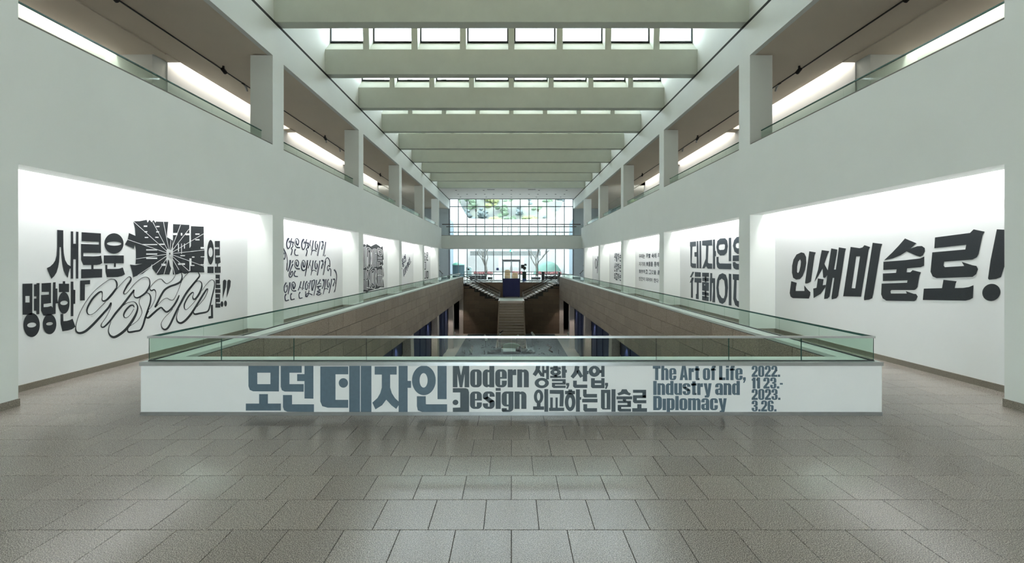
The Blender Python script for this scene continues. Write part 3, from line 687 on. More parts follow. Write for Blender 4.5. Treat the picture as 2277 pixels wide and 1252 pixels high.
put(m2, C2_, LW, NAVYI, [SS([[(245,0,18),(235,215,22)]]),
  SS([[(335,-90,34),(330,0,34),(310,110,30),(265,250,26)], [(420,-80,22),(380,0,20)], [(415,30,30),(370,120,24),(330,230,20),(300,340,22),(320,410,24),(370,395,20),(412,310,20),(395,240,20),(350,290,22),(345,360,22)]]),
  SS([[(485,225,34),(455,300,22),(465,380,24),(560,395,22)]]), SS([[(835,0,30),(800,220,22),(770,390,14)]]),
  SS([[(1495,0,20),(1495,110,16),(1455,65,16),(1420,140,16),(1445,230,20),(1485,160,16),(1525,200,20),(1522,385,16)]]),
  SS([[(220,570,28),(170,660,26),(155,770,24),(185,865,22),(240,800,20),(258,690,18),(235,650,16),(210,710,18)], [(325,565,30),(310,700,26),(270,915,18)], [(215,905,34),(180,980,24),(190,1080,26),(215,1105,26),(300,1080,22)]]),
  SS([[(510,810,30),(430,820,24),(375,770,18),(362,660,16),(400,570,16),(445,560,18),(485,640,20),(440,750,34),(415,690,34),(410,610,22)], [(380,885,34),(345,950,22),(355,1050,26),(375,1075,26),(465,1050,22)]]),
  SS([[(650,535,22),(620,670,22),(565,805,18)], [(615,695,16),(660,740,16)], [(740,525,24),(715,650,22),(685,790,16)], [(700,735,14),(740,745,14)], [(625,850,28),(590,920,20),(600,1010,24),(625,1035,24),(695,1015,20)]]),
  SS([[(830,530,26),(785,620,24),(780,730,22),(805,785,20),(850,700,18),(840,620,24)], [(930,505,24),(905,640,20),(880,770,14)], [(840,590,16),(890,590,16)], [(790,825,20),(780,1000,14)], [(885,800,20),(870,900,18),(820,990,26),(800,930,18),(860,885,18),(985,935,24)]]),
  SS([[(975,505,24),(965,780,22)], [(970,540,14),(1040,495,22),(1040,600,22),(985,790,22)], [(955,800,20),(1010,795,16)], [(1105,495,24),(1080,680,20),(1025,955,16)]]),
  SS([[(1215,475,24),(1190,550,22),(1125,645,18)], [(1185,590,16),(1245,620,16)], [(1110,700,30),(1250,670,26)], [(1180,690,30),(1150,750,20),(1215,790,22),(1120,830,20)], [(1120,850,20),(1220,850,18),(1105,910,20),(1170,935,22),(1245,880,18)]]),
  SS([[(1285,510,50),(1330,500,30),(1310,650,20),(1265,755,18)], [(1385,470,24),(1350,680,22),(1300,915,14)], [(1330,770,14),(1390,745,16),(1445,770,16)]]),
  SS([[(1455,470,24),(1420,560,22),(1425,670,22),(1445,715,18),(1475,640,16),(1470,560,16)], [(1480,580,12),(1500,700,8),(1460,885,10)], [(1550,465,24),(1530,620,20),(1475,885,12)]]),
  SS([[(1590,485,36),(1630,470,26),(1640,540,18),(1600,620,14),(1590,680,18),(1620,600,12)], [(1650,560,8),(1670,680,8),(1610,860,10)], [(1620,190,28),(1670,260,26),(1695,380,18),(1680,560,18),(1640,850,12)]])])

# --- striped woodcut-like block in the third niche
m3 = mural('dense black and white striped block lettering with ragged edges on a white niche wall')
D_ = (800, 530, 9.63)
put(m3, D_, LW, BLACKP, [[[(40,150),(75,130),(110,125),(135,155),(150,120),(200,150),(240,175),(300,140),(350,120),(420,165),(445,195),(490,170),(500,300),(512,450),(490,470),(505,560),(470,600),(500,640),(505,700),(515,800),(490,860),(500,900),(520,1050),(440,1045),(400,1075),(330,1090),(240,1115),(190,1130),(150,1180),(120,1140),(75,1150),(40,1150)]]], 'printed_block')
Z = []
for yy in range(190, 640, 29): Z.append([(45, yy + 14), (105, yy), (138, yy - 26)])
for yy in range(700, 1120, 30): Z.append([(45, yy), (110, yy - 6), (175, yy + 16)] if yy > 900 else [(45, yy), (90, yy - 14), (130, yy - 2)])
Z += [[(150,200),(255,250),(255,600),(150,645),(150,200)], [(178,240),(232,270),(232,585),(178,612),(178,240)], [(200,300),(200,560)], [(165,400),(165,590)], [(245,300),(245,560)]]
for yy in range(225, 625, 27): Z.append([(268, yy + 18), (318, yy), (368, yy + (20 if yy < 330 else -10))])
Z += [[(385,205),(475,250),(472,370),(398,345),(385,205)], [(408,245),(450,268),(450,338),(415,322),(408,245)], [(383,400),(478,412)], [(383,430),(478,436)], [(383,470),(478,474)], [(388,495),(388,620)], [(420,500),(420,590),(475,560)], [(440,500),(475,500)], [(405,600),(475,575)]]
Z += [[(225,690),(330,640),(330,1060),(225,1010),(225,690)], [(250,715),(305,690),(305,1010),(250,980),(250,715)], [(270,740),(270,960)], [(285,730),(285,980)], [(140,680),(200,650),(180,760),(190,860),(140,900),(140,680)], [(160,700),(160,860)]]
for yy in range(668, 1040, 27): Z.append([(378, yy + 22), (425, yy), (475, yy + 18)] if yy < 780 else [(378, yy), (430, yy - 8), (475, yy + 4)])
Z += [[(345,640),(365,720),(345,860),(370,1000)], [(485,620),(492,800),(480,900),(492,1030)], [(205,880),(215,980),(195,1080)], [(150,1050),(240,1070),(330,1085)]]
LW3 = (on_side(-1, .0065), on_side(-1, .004))
put(m3, D_, LW3, WHITEV, [[S([(x, y, 10) for x, y in z], 2)] for z in Z], 'white_stripe')

# --- slanting lines in the fourth niche, stacked letters in the fifth
m4 = mural('two short dark lines of rising slanted lettering on a white niche wall')
E_ = (885, 540, 13.91)
put(m4, E_, LW, NAVYI, [SS(g) for g in ([[(222,350,14),(235,470,14),(245,580,12)], [(195,400,16),(215,440,14),(205,500,16),(188,470,16),(195,400,16)], [(205,530,14),(210,630,14)], [(190,610,12),(240,560,12)]],
  [[(150,480,16),(165,530,14),(140,580,16),(130,540,14),(150,480,16)], [(130,640,18),(175,580,18)], [(130,670,18),(180,610,18)], [(160,660,16),(185,690,16),(165,740,16),(145,720,16),(160,660,16)]], [[(115,770,16),(120,820,12)]],
  [[(170,815,16),(180,950,18),(185,1045,14)], [(185,1000,14),(225,950,14)], [(200,770,14),(225,960,16)]], [[(228,730,14),(245,920,14)], [(240,900,12),(255,680,14)], [(255,690,14),(285,860,14)]],
  [[(285,610,14),(300,800,12)], [(300,790,12),(310,590,12)], [(312,590,14),(328,750,12)]], [[(330,520,14),(345,690,14)], [(345,690,14),(370,640,12)], [(330,520,14),(365,490,12)], [(355,440,14),(380,640,14)]], [[(400,575,10),(408,600,10)]])])
m5 = mural('tall stacked dark block letters beside the last column on a white niche wall')
put(m5, E_, LW, BLACKP, [[ring(R(878,295,932,400), R(895,325,918,365)), R(878,420,932,445), R(878,445,900,520), R(878,520,932,552)],
  [S([(835,285,16),(825,370,12)]), S([(840,320,14),(860,365,14)]), R(818,395,862,415), R(818,430,862,452), R(818,480,862,500), R(818,520,862,545)],
  [R(820,585,870,610), R(850,610,865,800), R(820,800,862,830)], [R(850,865,862,1080), R(820,1080,862,1110)], [ring(R(878,870,940,1105), R(900,905,920,1070))]])

# --- right side
n1 = mural('huge slanted black Korean letters ending in an exclamation mark on a white niche wall')
B1, B2, B3 = (1740, 500, 6.5875), (1950, 490, 6.2586), (1520, 510, 6.593)
put(n1, B1, RW, BLACKP, [
 [ring([(275,402),(318,415),(345,470),(348,560),(330,660),(295,750),(255,795),(200,803),(155,775),(138,700),(140,600),(160,510),(205,435)], [(258,505),(270,540),(262,610),(245,680),(228,707),(212,690),(215,610),(230,540)]),
  [(392,387),(487,403),(470,450),(415,830),(375,855),(335,862),(330,845)], [(127,825),(208,848),(195,900),(192,968),(322,968),(316,885),(370,950),(408,985),(405,1030),(385,1080),(150,1073),(118,1050),(105,1000)]],
 [[(575,370),(685,385),(665,420),(612,570),(665,670),(655,740),(620,780),(595,770),(585,640),(530,740),(468,832),(520,660),(555,470)], [(518,785),(602,797),(590,885),(632,878),(630,910),(560,1010),(455,1073),(450,933),(498,922)],
  [(713,345),(803,362),(795,420),(755,655),(780,655),(800,520),(825,330),(930,347),(915,400),(870,700),(815,1040),(790,1075),(720,1092),(718,1060),(758,778),(735,776),(690,1050),(660,1080),(610,1087),(612,1040),(640,850),(665,650)]],
 [ring([(998,323),(1130,342),(1172,330),(1200,297),(1282,325),(1262,370),(1150,1052),(888,1047)], [(1080,462),(1135,460),(1065,930),(1012,928)]), [(1320,262),(1462,280),(1443,325),(1330,1010),(1315,1075),(1270,1095),(1195,1105),(1192,1070)]]])
put(n1, B2, RW, BLACKP, [
 [[(390,252),(548,318),(472,390),(560,360),(625,357),(665,385),(668,430),(640,485),(600,505),(550,492),(412,432),(330,485),(220,530),(100,555),(210,450),(300,355)],
  [(90,577),(400,553),(600,530),(658,503),(655,632),(610,652),(420,668),(412,722),(465,722),(495,693),(613,722),(592,770),(565,930),(540,960),(520,970),(200,970),(188,990),(195,1018),(415,1018),(402,985),(510,1022),(545,1025),(568,1060),(545,1110),(520,1125),(130,1118),(80,1085),(58,1030),(65,880),(420,868),(425,835),(82,845),(82,740),(265,730),(275,682),(88,690)]],
 [[(808,238),(1295,175),(1345,125),(1498,157),(1470,205),(1415,470),(1390,515),(1330,545),(935,575),(927,630),(945,652),(1215,635),(1178,577),(1330,625),(1385,635),(1407,680),(1380,750),(1330,787),(830,805),(775,780),(745,715),(770,445),(1230,405),(1243,340),(798,387)],
  [(925,827),(1110,848),(1095,880),(1083,942),(1200,940),(1280,928),(1343,903),(1335,1080),(1290,1105),(1230,1118),(638,1108),(652,950),(905,943)]],
 [[(1668,125),(1880,134),(1840,420),(1775,640),(1725,790),(1660,815),(1560,825),(1545,810),(1580,560)], E(1592,1003,128,118,40,-.4)]])
n2 = mural('large dark slate geometric Korean and Chinese letters in two lines on a white niche wall')
DSL = mat('graphite_vinyl', (62, 72, 80), .6, var=.08, scale=30)
put(n2, B3, RW, DSL, [
 [[(93,185),(182,177),(183,247),(130,252),(120,490),(135,500),(183,502),(183,567),(125,562),(102,535),(98,255),(93,250)], [(192,173),(217,172),(222,570),(192,568),(192,402),(160,400),(158,335),(192,332)], [(232,170),(257,168),(262,572),(232,570)]],
 [[(272,167),(418,152),(420,235),(365,238),(355,490),(375,500),(420,502),(420,578),(355,577),(330,540),(305,572),(272,572),(325,430),(330,240),(272,235)], [(430,150),(460,147),(462,315),(475,320),(475,395),(462,395),(462,580),(430,578)]],
 [ring([(535,135),(610,130),(640,165),(650,250),(635,340),(595,380),(535,383),(495,340),(480,260),(495,170)], [(530,220),(595,213),(607,230),(605,280),(590,300),(530,303),(515,285),(515,240)]), [(662,125),(698,122),(698,466),(662,466)], [(482,405),(513,402),(515,480),(530,500),(700,502),(700,587),(520,582),(492,555),(482,500)]],
 [ring([(780,112),(880,100),(930,130),(945,230),(925,330),(880,362),(790,360),(745,325),(722,240),(740,160)], [(780,200),(870,192),(895,215),(890,260),(865,275),(785,278),(765,260),(765,220)]), [(720,383),(950,375),(950,465),(720,465)], [(722,480),(760,480),(765,495),(790,505),(950,508),(950,592),(770,590),(735,570),(722,530)]],
 [[(130,622),(158,625),(118,703),(92,702)], [(120,705),(152,712),(135,770),(137,1005),(108,1000),(110,780),(92,782)], [(165,625),(252,630),(252,697),(165,695)], [(160,712),(262,717),(260,785),(222,783),(222,1025),(180,1018),(180,950),(192,945),(195,778),(160,775)]],
 [[(272,635),(372,637),(372,697),(272,695)], [(310,690),(335,690),(335,775),(310,775)], [(310,895),(335,895),(335,1000),(310,1000)], [(275,707),(370,713),(368,763),(275,757)], ring([(272,772),(372,780),(370,905),(272,898)], R(302,805,316,823), ) , [(272,912),(370,932),(370,975),(272,962)], [(272,975),(370,992),(368,1055),(272,1037)],
  [(390,640),(420,643),(420,715),(462,718),(462,1070),(420,1068),(432,900),(430,785),(415,790),(410,1050),(385,1055),(385,715),(390,715)]],
 [ring([(570,642),(620,665),(645,740),(652,860),(640,980),(610,1065),(570,1095),(525,1075),(492,990),(480,860),(490,740),(520,665)], [(560,722),(595,750),(607,850),(605,960),(590,1012),(560,1005),(525,950),(513,850),(525,750)]), [(662,650),(700,655),(702,1118),(662,1112)]],
 [[(720,655),(950,668),(950,755),(778,745),(772,1010),(785,1045),(830,1060),(950,1068),(950,1160),(800,1140),(755,1110),(728,1020),(740,740),(722,735)]]])
# text set in the built-in type
def typeset(body, m, parent, corners, fat=0.0, sg=1, name='letter'):
    """body set in even cells between pixel x0..x1; ya/yb = top and bottom pixel at x0"""
    x0, x1, ya, yb = corners
    X = XN - .004; d0, d1 = X * F / abs(x0 - CX), X * F / abs(x1 - CX)
    zt, zb = H - (ya - CY) * d0 / F, H - (yb - CY) * d0 / F
    tot = sum(.45 if c == ' ' else 1 for c in body); at = 0
    for ch in body:
        if ch == ' ': at += .45; continue
        cu = bpy.data.curves.new('t', 'FONT'); cu.body = ch; cu.offset = fat; cu.resolution_u = 3
        o = bpy.data.objects.new('t', cu); COL.objects.link(o)
        dg = bpy.context.evaluated_depsgraph_get(); me = bpy.data.meshes.new_from_object(o.evaluated_get(dg))
        bpy.data.objects.remove(o)
        co = [v.co.copy() for v in me.vertices]
        a, b = min(c.x for c in co), max(c.x for c in co); lo, hi = min(c.y for c in co), max(c.y for c in co)
        for v, c in zip(me.vertices, co):
            t = (at + .04 + .92 * (c.x - a) / (b - a)) / tot
            v.co = (sg * X, d0 + (d1 - d0) * t, zb + (zt - zb) * (c.y - lo) / (hi - lo))
        me.materials.clear(); me.materials.append(m); me.name = name
        for p in me.polygons: p.material_index = 0
        link(name, me, parent); at += 1
n3 = mural('four small lines of grey Korean text on a white niche wall')
F_ = (1405, 550, 13.907)
for body, xa, xb, ya, yb in (('\uc6b0\ub9ac\ub294 \u73fe\u5be6 \uc18d\uc5d0 \ucc28\uc6d0', 218, 960, 212, 345), ('\uc790\uae30\uc758 \u610f\u601d\ub97c \ud1b5\ud574 \uc11c', 222, 960, 450, 580), ('\u5236\u4f5c\ud558\uace0 \uadf8\uac83\uc744 \u901a\ud574', 222, 960, 680, 800), ('\uc778\uac04\uc774 \ub418\uc5b4\uc57c \ud55c\ub2e4', 218, 825, 905, 1020)):
    typeset(body, DSL, n3, (F_[0] + xa / F_[2], F_[0] + xb / F_[2], F_[1] + ya / F_[2], F_[1] + yb / F_[2]), .022)
n4 = mural('three stacked heavy slate Korean words on a white niche wall')
G_ = (1315, 540, 12.52)
for body, ya, yb in (('\uc0dd\ud65c\ud558\ub294', 285, 525), ('\uc0b0\uc5c5\ud558\ub294', 555, 795), ('\uc678\uad50\ud558\ub294', 830, 1030)):
    typeset(body, DSL, n4, (G_[0] + 630 / G_[2], G_[0] + 835 / G_[2], G_[1] + ya / G_[2], G_[1] + yb / G_[2]), .035)
n5 = mural('tall narrow dark brush letters beside the column on a white niche wall')
put(n5, G_, RW, DSL, [SS(g) for g in ([[(130,440,14),(150,520,12),(150,640,12),(130,715,14),(112,640,12),(110,520,12),(130,440,14)], [(182,380,16),(175,600,14),(165,850,10)]], [[(220,420,14),(205,590,14)], [(195,620,24),(230,600,20)], [(215,700,20),(205,760,20)], [(222,760,14),(212,990,24)]])])

# --- title on the parapet
ti = thing('title_lettering', 'large slate exhibition title lettering on the white parapet panel', 'lettering', (0, 0, 0), 'title lettering on the parapet')
H1, H2, H3 = (540, 800, 4.8447), (1000, 800, 5.06), (980, 780, 2.846)
put(ti, H1, FW, SLATE, [
 [ring([(60,60),(390,60),(388,342),(110,340),(75,325),(60,285)], R(155,140,297,263)), R(175,370,270,475), R(32,472,410,548)],
 [[(408,62),(634,62),(634,140),(502,140),(502,263),(655,263),(655,345),(450,343),(420,328),(408,290)], [(664,62),(760,62),(760,420),(664,418),(664,230),(585,230),(585,155),(664,155)], [(432,380),(530,380),(530,480),(766,480),(766,562),(480,560),(445,545),(432,510)]],
 [[(834,73),(1135,73),(1135,157),(998,157),(998,432),(1135,432),(1135,518),(915,517),(855,500),(834,450)], E(1083,250,50,51), R(1145,63,1262,562), R(1270,63,1385,562)],
 [[(1420,73),(1657,73),(1657,160),(1587,160),(1587,300),(1605,360),(1640,415),(1678,450),(1678,490),(1652,530),(1600,490),(1545,430),(1500,490),(1428,535),(1395,462),(1450,412),(1480,360),(1497,300),(1497,160),(1420,160)], [(1678,66),(1775,66),(1775,228),(1812,228),(1812,303),(1775,303),(1775,562),(1678,562)]],
 [ring(E(1950,222,128,160), E(1947,222,43,78)), R(2097,65,2195,425), [(1875,393),(1970,393),(1970,480),(2200,480),(2200,562),(1930,562),(1885,545),(1875,500)]]])
sub = thing('subtitle_lettering', 'dark slate Korean subtitle lettering on the white parapet panel', 'lettering', (0, 0, 0), 'title lettering on the parapet')
put(sub, H2, FW, SLATE2, [
 [S([(995,66,50),(985,120,46),(950,175,42)]), S([(1000,120,30),(1040,182,34)]), R(1040,66,1064,192), R(1085,66,1117,222), R(1060,115,1090,150), ring(E(1036,262,80,58), E(1037,262,36,28))],
 [R(1165,66,1215,92), R(1130,84,1250,110), ring(E(1192,142,60,38), E(1192,138,18,12)), R(1175,170,1210,190), R(1130,180,1255,205), R(1262,66,1305,205), R(1305,112,1318,145), R(1150,218,1305,242), R(1270,240,1305,262), R(1150,258,1305,280), R(1150,278,1185,296), [(1150,292),(1305,292),(1305,318),(1170,318),(1150,305)]],
 [[(1310,262),(1345,262),(1345,290),(1330,325),(1310,325),(1322,290),(1310,290)]],
 [S([(1435,70,52),(1420,140,48),(1375,200,40)]), S([(1440,120,40),(1485,195,38)]), R(1497,66,1547,243), R(1547,125,1562,162), [(1388,235),(1430,235),(1430,280),(1548,280),(1548,318),(1405,318),(1388,300)]],
 [ring(E(1628,130,65,62), E(1627,125,18,25)), R(1685,115,1712,150), R(1705,66,1742,193), ring([(1590,208),(1633,208),(1633,232),(1705,232),(1705,208),(1742,208),(1742,320),(1605,320),(1590,305)], R(1633,265,1705,283))],
 [[(1747,260),(1782,260),(1782,290),(1765,328),(1747,328),(1757,290),(1747,290)]],
 [ring(E(1000,415,53,80), E(1000,415,18,45)), R(980,488,1022,530), R(938,525,1062,563), R(1065,330,1108,585)],
 [[(1125,340),(1282,340),(1285,400),(1278,525),(1235,525),(1240,385),(1125,382)], R(1130,425,1160,545), R(1190,425,1215,545), R(1118,540,1288,577)],
 [R(1335,335,1378,360), R(1297,350,1410,388), ring(E(1355,475,60,103), E(1355,480,20,55)), R(1420,333,1465,585), R(1465,420,1480,450)],
 [[(1500,335),(1540,335),(1540,385),(1658,385),(1658,425),(1515,425),(1500,405)], R(1490,440,1663,480), [(1503,500),(1547,500),(1547,545),(1658,545),(1658,585),(1520,585),(1503,565)]],
 [ring([(1702,338),(1808,338),(1808,560),(1720,560),(1702,540)], R(1745,375,1766,545)), R(1820,332,1866,585)],
 [[(1938,332),(1990,332),(2010,365),(2040,380),(2025,403),(1965,385),(1900,403),(1885,378),(1925,360)], R(1876,412,2053,445), R(1948,440,1985,470), R(1890,462,2040,488), R(2000,480,2040,515), R(1890,508,2040,532), R(1890,525,1930,560), [(1890,552),(2040,552),(2040,583),(1910,583),(1890,570)]],
 [R(2062,338,2210,372), R(2168,365,2210,425), R(2062,400,2210,432), R(2062,425,2105,460), [(2062,455),(2212,455),(2212,490),(2080,490),(2062,475)], R(2110,500,2158,550), R(2053,545,2220,585)]])
# heavy condensed Latin built from stems and bars: x-height 1, cap height 1.2, y up
def q(x0, y0, x1, y1, bl=0, br=0, tr=0, tl=0):
    p = []
    for cx, cy, r, a0, sx, sy in ((x0, y0, bl, 180, 1, 1), (x1, y0, br, 270, -1, 1), (x1, y1, tr, 0, -1, -1), (x0, y1, tl, 90, 1, -1)):
        if r == 0: p.append((cx, cy))
        else: p += [(cx + sx * r + r * math.cos(math.radians(a0 + t)), cy + sy * r + r * math.sin(math.radians(a0 + t))) for t in (0, 22, 45, 68, 90)]
    return p
s_, u_, w_ = .29, .39, .68; V = .24
LSt = lambda y0, y1, bl=V, tl=V: q(0, y0, s_ + .001, y1, bl, 0, 0, tl)
RSt = lambda y0, y1, br=V, tr=V: q(u_ - .001, y0, w_, y1, 0, br, tr, 0)
br_ = lambda y0, y1: q(s_, y0, u_, y1)
G = {
 'M': (.96, [[(0,1.2),(.36,1.2),(.48,.66),(.6,1.2),(.96,1.2),(.96,0),(.69,0),(.69,.75),(.56,0),(.40,0),(.27,.75),(.27,0),(0,0)]]),
 'o': (w_, [LSt(0,1), RSt(0,1), br_(0,.14), br_(.86,1)]),
 'd': (w_, [LSt(0,1), q(u_,0,w_,1.2), br_(.03,.15), br_(.84,.97)]),
 'e': (w_, [LSt(0,1), RSt(.48,1,0,V), RSt(0,.37,V,0), br_(0,.13), br_(.87,1), br_(.48,.57)]),
 'r': (.5, [q(0,0,s_,1), q(s_,.68,.5,1,0,0,0,.1)]),
 'n': (w_, [q(0,0,s_,1), RSt(0,1,0,V), br_(.84,.98)]),
 's': (w_, [LSt(.56,1,.12,V), RSt(.70,1,0,V), RSt(0,.5,V,.12), LSt(0,.32,V,0), br_(0,.13), br_(.87,1), [(.02,.60),(.29,.72),(.66,.45),(.39,.32)]]),
 'i': (s_, [q(0,0,s_,.97), q(0,1.04,s_,1.2)]), '1i': (s_, [q(0,0,s_,.97)]),
 'g': (w_, [LSt(.14,1), q(u_,-.17,w_,1,0,V,0,0), br_(.14,.25), br_(.87,1), q(0,-.17,u_,-.05,V*.4,0,0,0), q(0,-.1,s_,.04)]),
 'T': (.74, [q(0,.96,.74,1.2), q(.22,0,.52,1)]), 'h': (w_, [q(0,0,s_,1.2), RSt(0,1,0,V), br_(.84,.98)]),
 'A': (.78, [([(0,0),(.22,1.2),(.56,1.2),(.78,0),(.49,0),(.46,.22),(.32,.22),(.29,0)], [(.39,.95),(.35,.42),(.43,.42)])]),
 't': (.48, [q(.1,0,.39,1.16,.1,0,0,0), q(0,.8,.48,1), q(.3,0,.48,.17)]), 'f': (.48, [q(.08,0,.37,1.2,0,0,0,.15), q(0,.8,.48,.97), q(.3,1.03,.48,1.2)]),
 'L': (.58, [q(0,0,.3,1.2), q(0,0,.58,.22)]), 'I': (.3, [q(0,0,.3,1.2)]), 'l': (s_, [q(0,0,s_,1.2)]),
 'u': (w_, [LSt(0,1,V,0), q(u_,0,w_,1), br_(.02,.16)]),
 'y': (.7, [[(0,1),(.29,1),(.36,.42),(.43,1),(.7,1),(.52,-.1),(.42,-.22),(.1,-.22),(.1,-.04),(.22,-.04),(.24,.02)]]),
 'a': (w_, [q(u_,0,w_,1,0,0,V,0), LSt(.66,1,0,V), br_(.87,1), LSt(0,.52,V,.15), br_(.44,.56), br_(.04,.16)]),
 'p': (w_, [q(0,-.22,s_,1), RSt(0,1), br_(.02,.15), br_(.85,.98)]),
 'm': (1.07, [q(0,0,s_,1), q(u_,0,w_,1,0,0,.1,0), q(w_+.1,0,1.07,1,0,0,V,0), br_(.84,.98), q(w_,.84,w_+.1,.98)]),
 'c': (w_, [LSt(0,1), RSt(.6,1,0,V), RSt(0,.42,V,0), br_(0,.13), br_(.87,1)]),
 'D': (.74, [q(0,0,.3,1.2), q(.4,0,.74,1.2,0,.3,.3,0), q(.3,0,.4,.2), q(.3,1.0,.4,1.2)]),
 '2': (.62, [q(0,.78,.26,1.2,0,0,0,V), q(.36,.62,.62,1.2,0,0,V,0), q(.26,1.05,.36,1.2), [(0,.2),(.36,.68),(.62,.68),(.3,.2)], q(0,0,.62,.22)]),
 '0': (.62, [q(0,0,.26,1.2,V,0,0,V), q(.36,0,.62,1.2,0,V,V,0), q(.26,0,.36,.15), q(.26,1.05,.36,1.2)]),
 '1': (.4, [q(.1,0,.38,1.2), q(0,.85,.12,1.05)]),
 '3': (.62, [q(.36,0,.62,.58,0,V,.1,0), q(.36,.62,.62,1.2,0,.1,V,0), q(0,.8,.26,1.2,0,0,0,V), q(0,0,.26,.4,V,0,0,0), q(.26,0,.36,.14), q(.26,1.06,.36,1.2), q(.2,.52,.45,.7)]),
 '6': (.62, [q(0,0,.26,1.2,V,0,0,V), q(.36,.85,.62,1.2,0,0,V,0), q(.36,0,.62,.7,0,V,V*.6,0), q(.26,0,.36,.14), q(.26,1.06,.36,1.2), q(.26,.56,.36,.7)]),
 '.': (.24, [q(0,0,.24,.24)]), ',': (.24, [[(0,0),(0,.24),(.24,.24),(.24,0),(.12,-.22),(0,-.22),(.1,0)]]), '-': (.3, [q(0,.42,.3,.6)]), ' ': (.2, [])}
def latin(text, crop, x0, x1, ybase, ycap, m, parent, xh=None):
    adv = []; x = 0
    for ch in text:
        g = G['1i'] if ch == 'I1' else G[ch]; adv.append(x); x += g[0] + .055
    tot = x - .055; kx = (x1 - x0) / tot; ky = (ybase - ycap) / 1.2
    for ch, a in zip(text, adv):
        shp = []
        for s in G[ch][1]:
            tr = lambda P_: [(x0 + (a + p[0]) * kx, ybase - p[1] * ky) for p in P_]
            shp.append(tuple(tr(l) for l in s) if isinstance(s, tuple) else tr(s))
        if shp: letter(shp, crop, FW[0], FW[1], m, parent)
en = thing('english_title_lettering', 'dark slate English title in two lines on the white parapet panel', 'lettering', (0, 0, 0), 'title lettering on the parapet')
latin('Modern', H2, 35, 890, 310, 68, SLATE2, en); latin('esign', H2, 228, 863, 553, 318, SLATE2, en)
put(en, H2, FW, SLATE2, [[[(35,320),(180,320),(208,332),(218,365),(218,587),(35,587),(35,540),(118,537),(118,368),(35,368)], E(65,480,32,30)]])
en2 = thing('english_subtitle_lettering', 'slate English subtitle in three lines on the white parapet panel', 'lettering', (0, 0, 0), 'title lettering on the parapet')
G['j'] = G['1i']
latin('The Art of Life,', H3, 1342, 1930, 186, 95, SLATE, en2); latin('Industry and', H3, 1345, 1893, 280, 191, SLATE, en2); latin('Djplomacy', H3, 1345, 1810, 376, 286, SLATE, en2)
da = thing('date_lettering', 'slate exhibition dates in four short lines on the white parapet panel', 'lettering', (0, 0, 0), 'title lettering on the parapet')
for tx, xa, xb, yb, yc in (('2022.', 1968, 2148, 165, 95), ('11 23.-', 1968, 2165, 239, 169), ('2023.', 1968, 2150, 311, 242), ('3.26.', 1968, 2125, 384, 315)):
    latin(tx, H3, xa, xb, yb, yc, SLATE, da)
# ================================================================ ceiling tracks and spotlights of the galleries
for sg, sd in ((-1, 'above the burst lettering side'), (1, 'above the slanted exclamation lettering side')):
    tr_ = thing('lighting_track', 'thin dark lighting track on the gallery ceiling, %s' % sd, 'lighting track', (sg * 8.62, 0, ZC + .03), 'gallery lighting tracks')
    box('rail', (-.014, .014, 3.0, 33.0, -.025, 0), DMETAL, tr_)
    for i in range(6): box('joint_cover', (-.024, .024, 4.0 + i * 5.2, 4.12 + i * 5.2, -.034, 0), BLACK, tr_)
    for y in (9.55, 13.2, 20.4, 23.6, 24.3, 29.0, 34.0):
        s = thing('track_spotlight', 'small black spotlight hanging near the gallery ceiling track, %s' % sd, 'spotlight', (sg * 8.45, y, ZC + .03), 'gallery spotlights ' + sd)
        MB().lathe([(.001, 0), (.03, 0), (.03, -.06), (.015, -.06), (.015, -.1)], (0, 0, 0), 10).build('mount', BLACK, s)
        MB().tube([(0, -.05, -.1), (0, .1, -.16)], .055, 10).build('head', BLACK, s)
    for y in (14.6, 20.9, 22.6, 25.2):
        t = thing('white_spotlight', 'small white adjustable spotlight on the gallery track, %s' % sd, 'spotlight', (sg * 8.62, y, ZC), 'white gallery spotlights ' + sd)
        box('adapter', (-.02, .02, -.08, .08, -.03, 0), STEEL, t); MB().tube([(0, 0, -.03), (sg * .03, .12, -.12)], .035, 10).build('head', STEEL, t)
# ================================================================ things by the glass wall
ex = thing('exit_sign', 'small green exit sign hanging under the footbridge', 'sign', (0, 45.2, 3.0))
box('housing', (-.16, .16, -.04, .04, 0, .2), DMETAL, ex); box('face', (-.15, .15, -.046, -.04, .01, .19), glow('exit_green', (40, 200, 130), 1.4), ex)
pic = MB(); yy = -.052
def ep(pts): pic.prism(pts, 'y', yy, -.046)
ep([(.02, .15), (.05, .15), (.05, .18), (.02, .18)]); ep([(-.02, .14), (.04, .145), (.03, .09), (-.01, .085)]); ep([(-.01, .09), (.02, .085), (.06, .03), (.035, .02)]); ep([(-.01, .09), (-.05, .06), (-.07, .02), (-.05, .015), (-.02, .05)])
ep([(.08, .02), (.13, .02), (.13, .18), (.08, .18)])
pic.build('pictogram', glow('exit_white', (235, 255, 245), 1.4), ex)
box('rod', (-.01, .01, -.01, .01, .2, .275), STEEL, ex)
for x in (-3.77, 2.83):
    dv = thing('motion_sensor', 'small pale device fixed to a mullion of the upper glass wall', 'sensor', (x, YEND - .12, 7.35), 'devices on the upper mullions')
    box('body', (-.09, .09, -.06, .05, 0, .26), mat('pale_brown_plastic', (150, 142, 134), .6), dv); box('lens', (-.05, .05, -.075, -.06, .05, .16), PANEL, dv)
SOFA = mat('grey_leather', (116, 124, 130), .5, var=.05); SOFAB = mat('black_leather', (30, 31, 36), .4, var=.1)
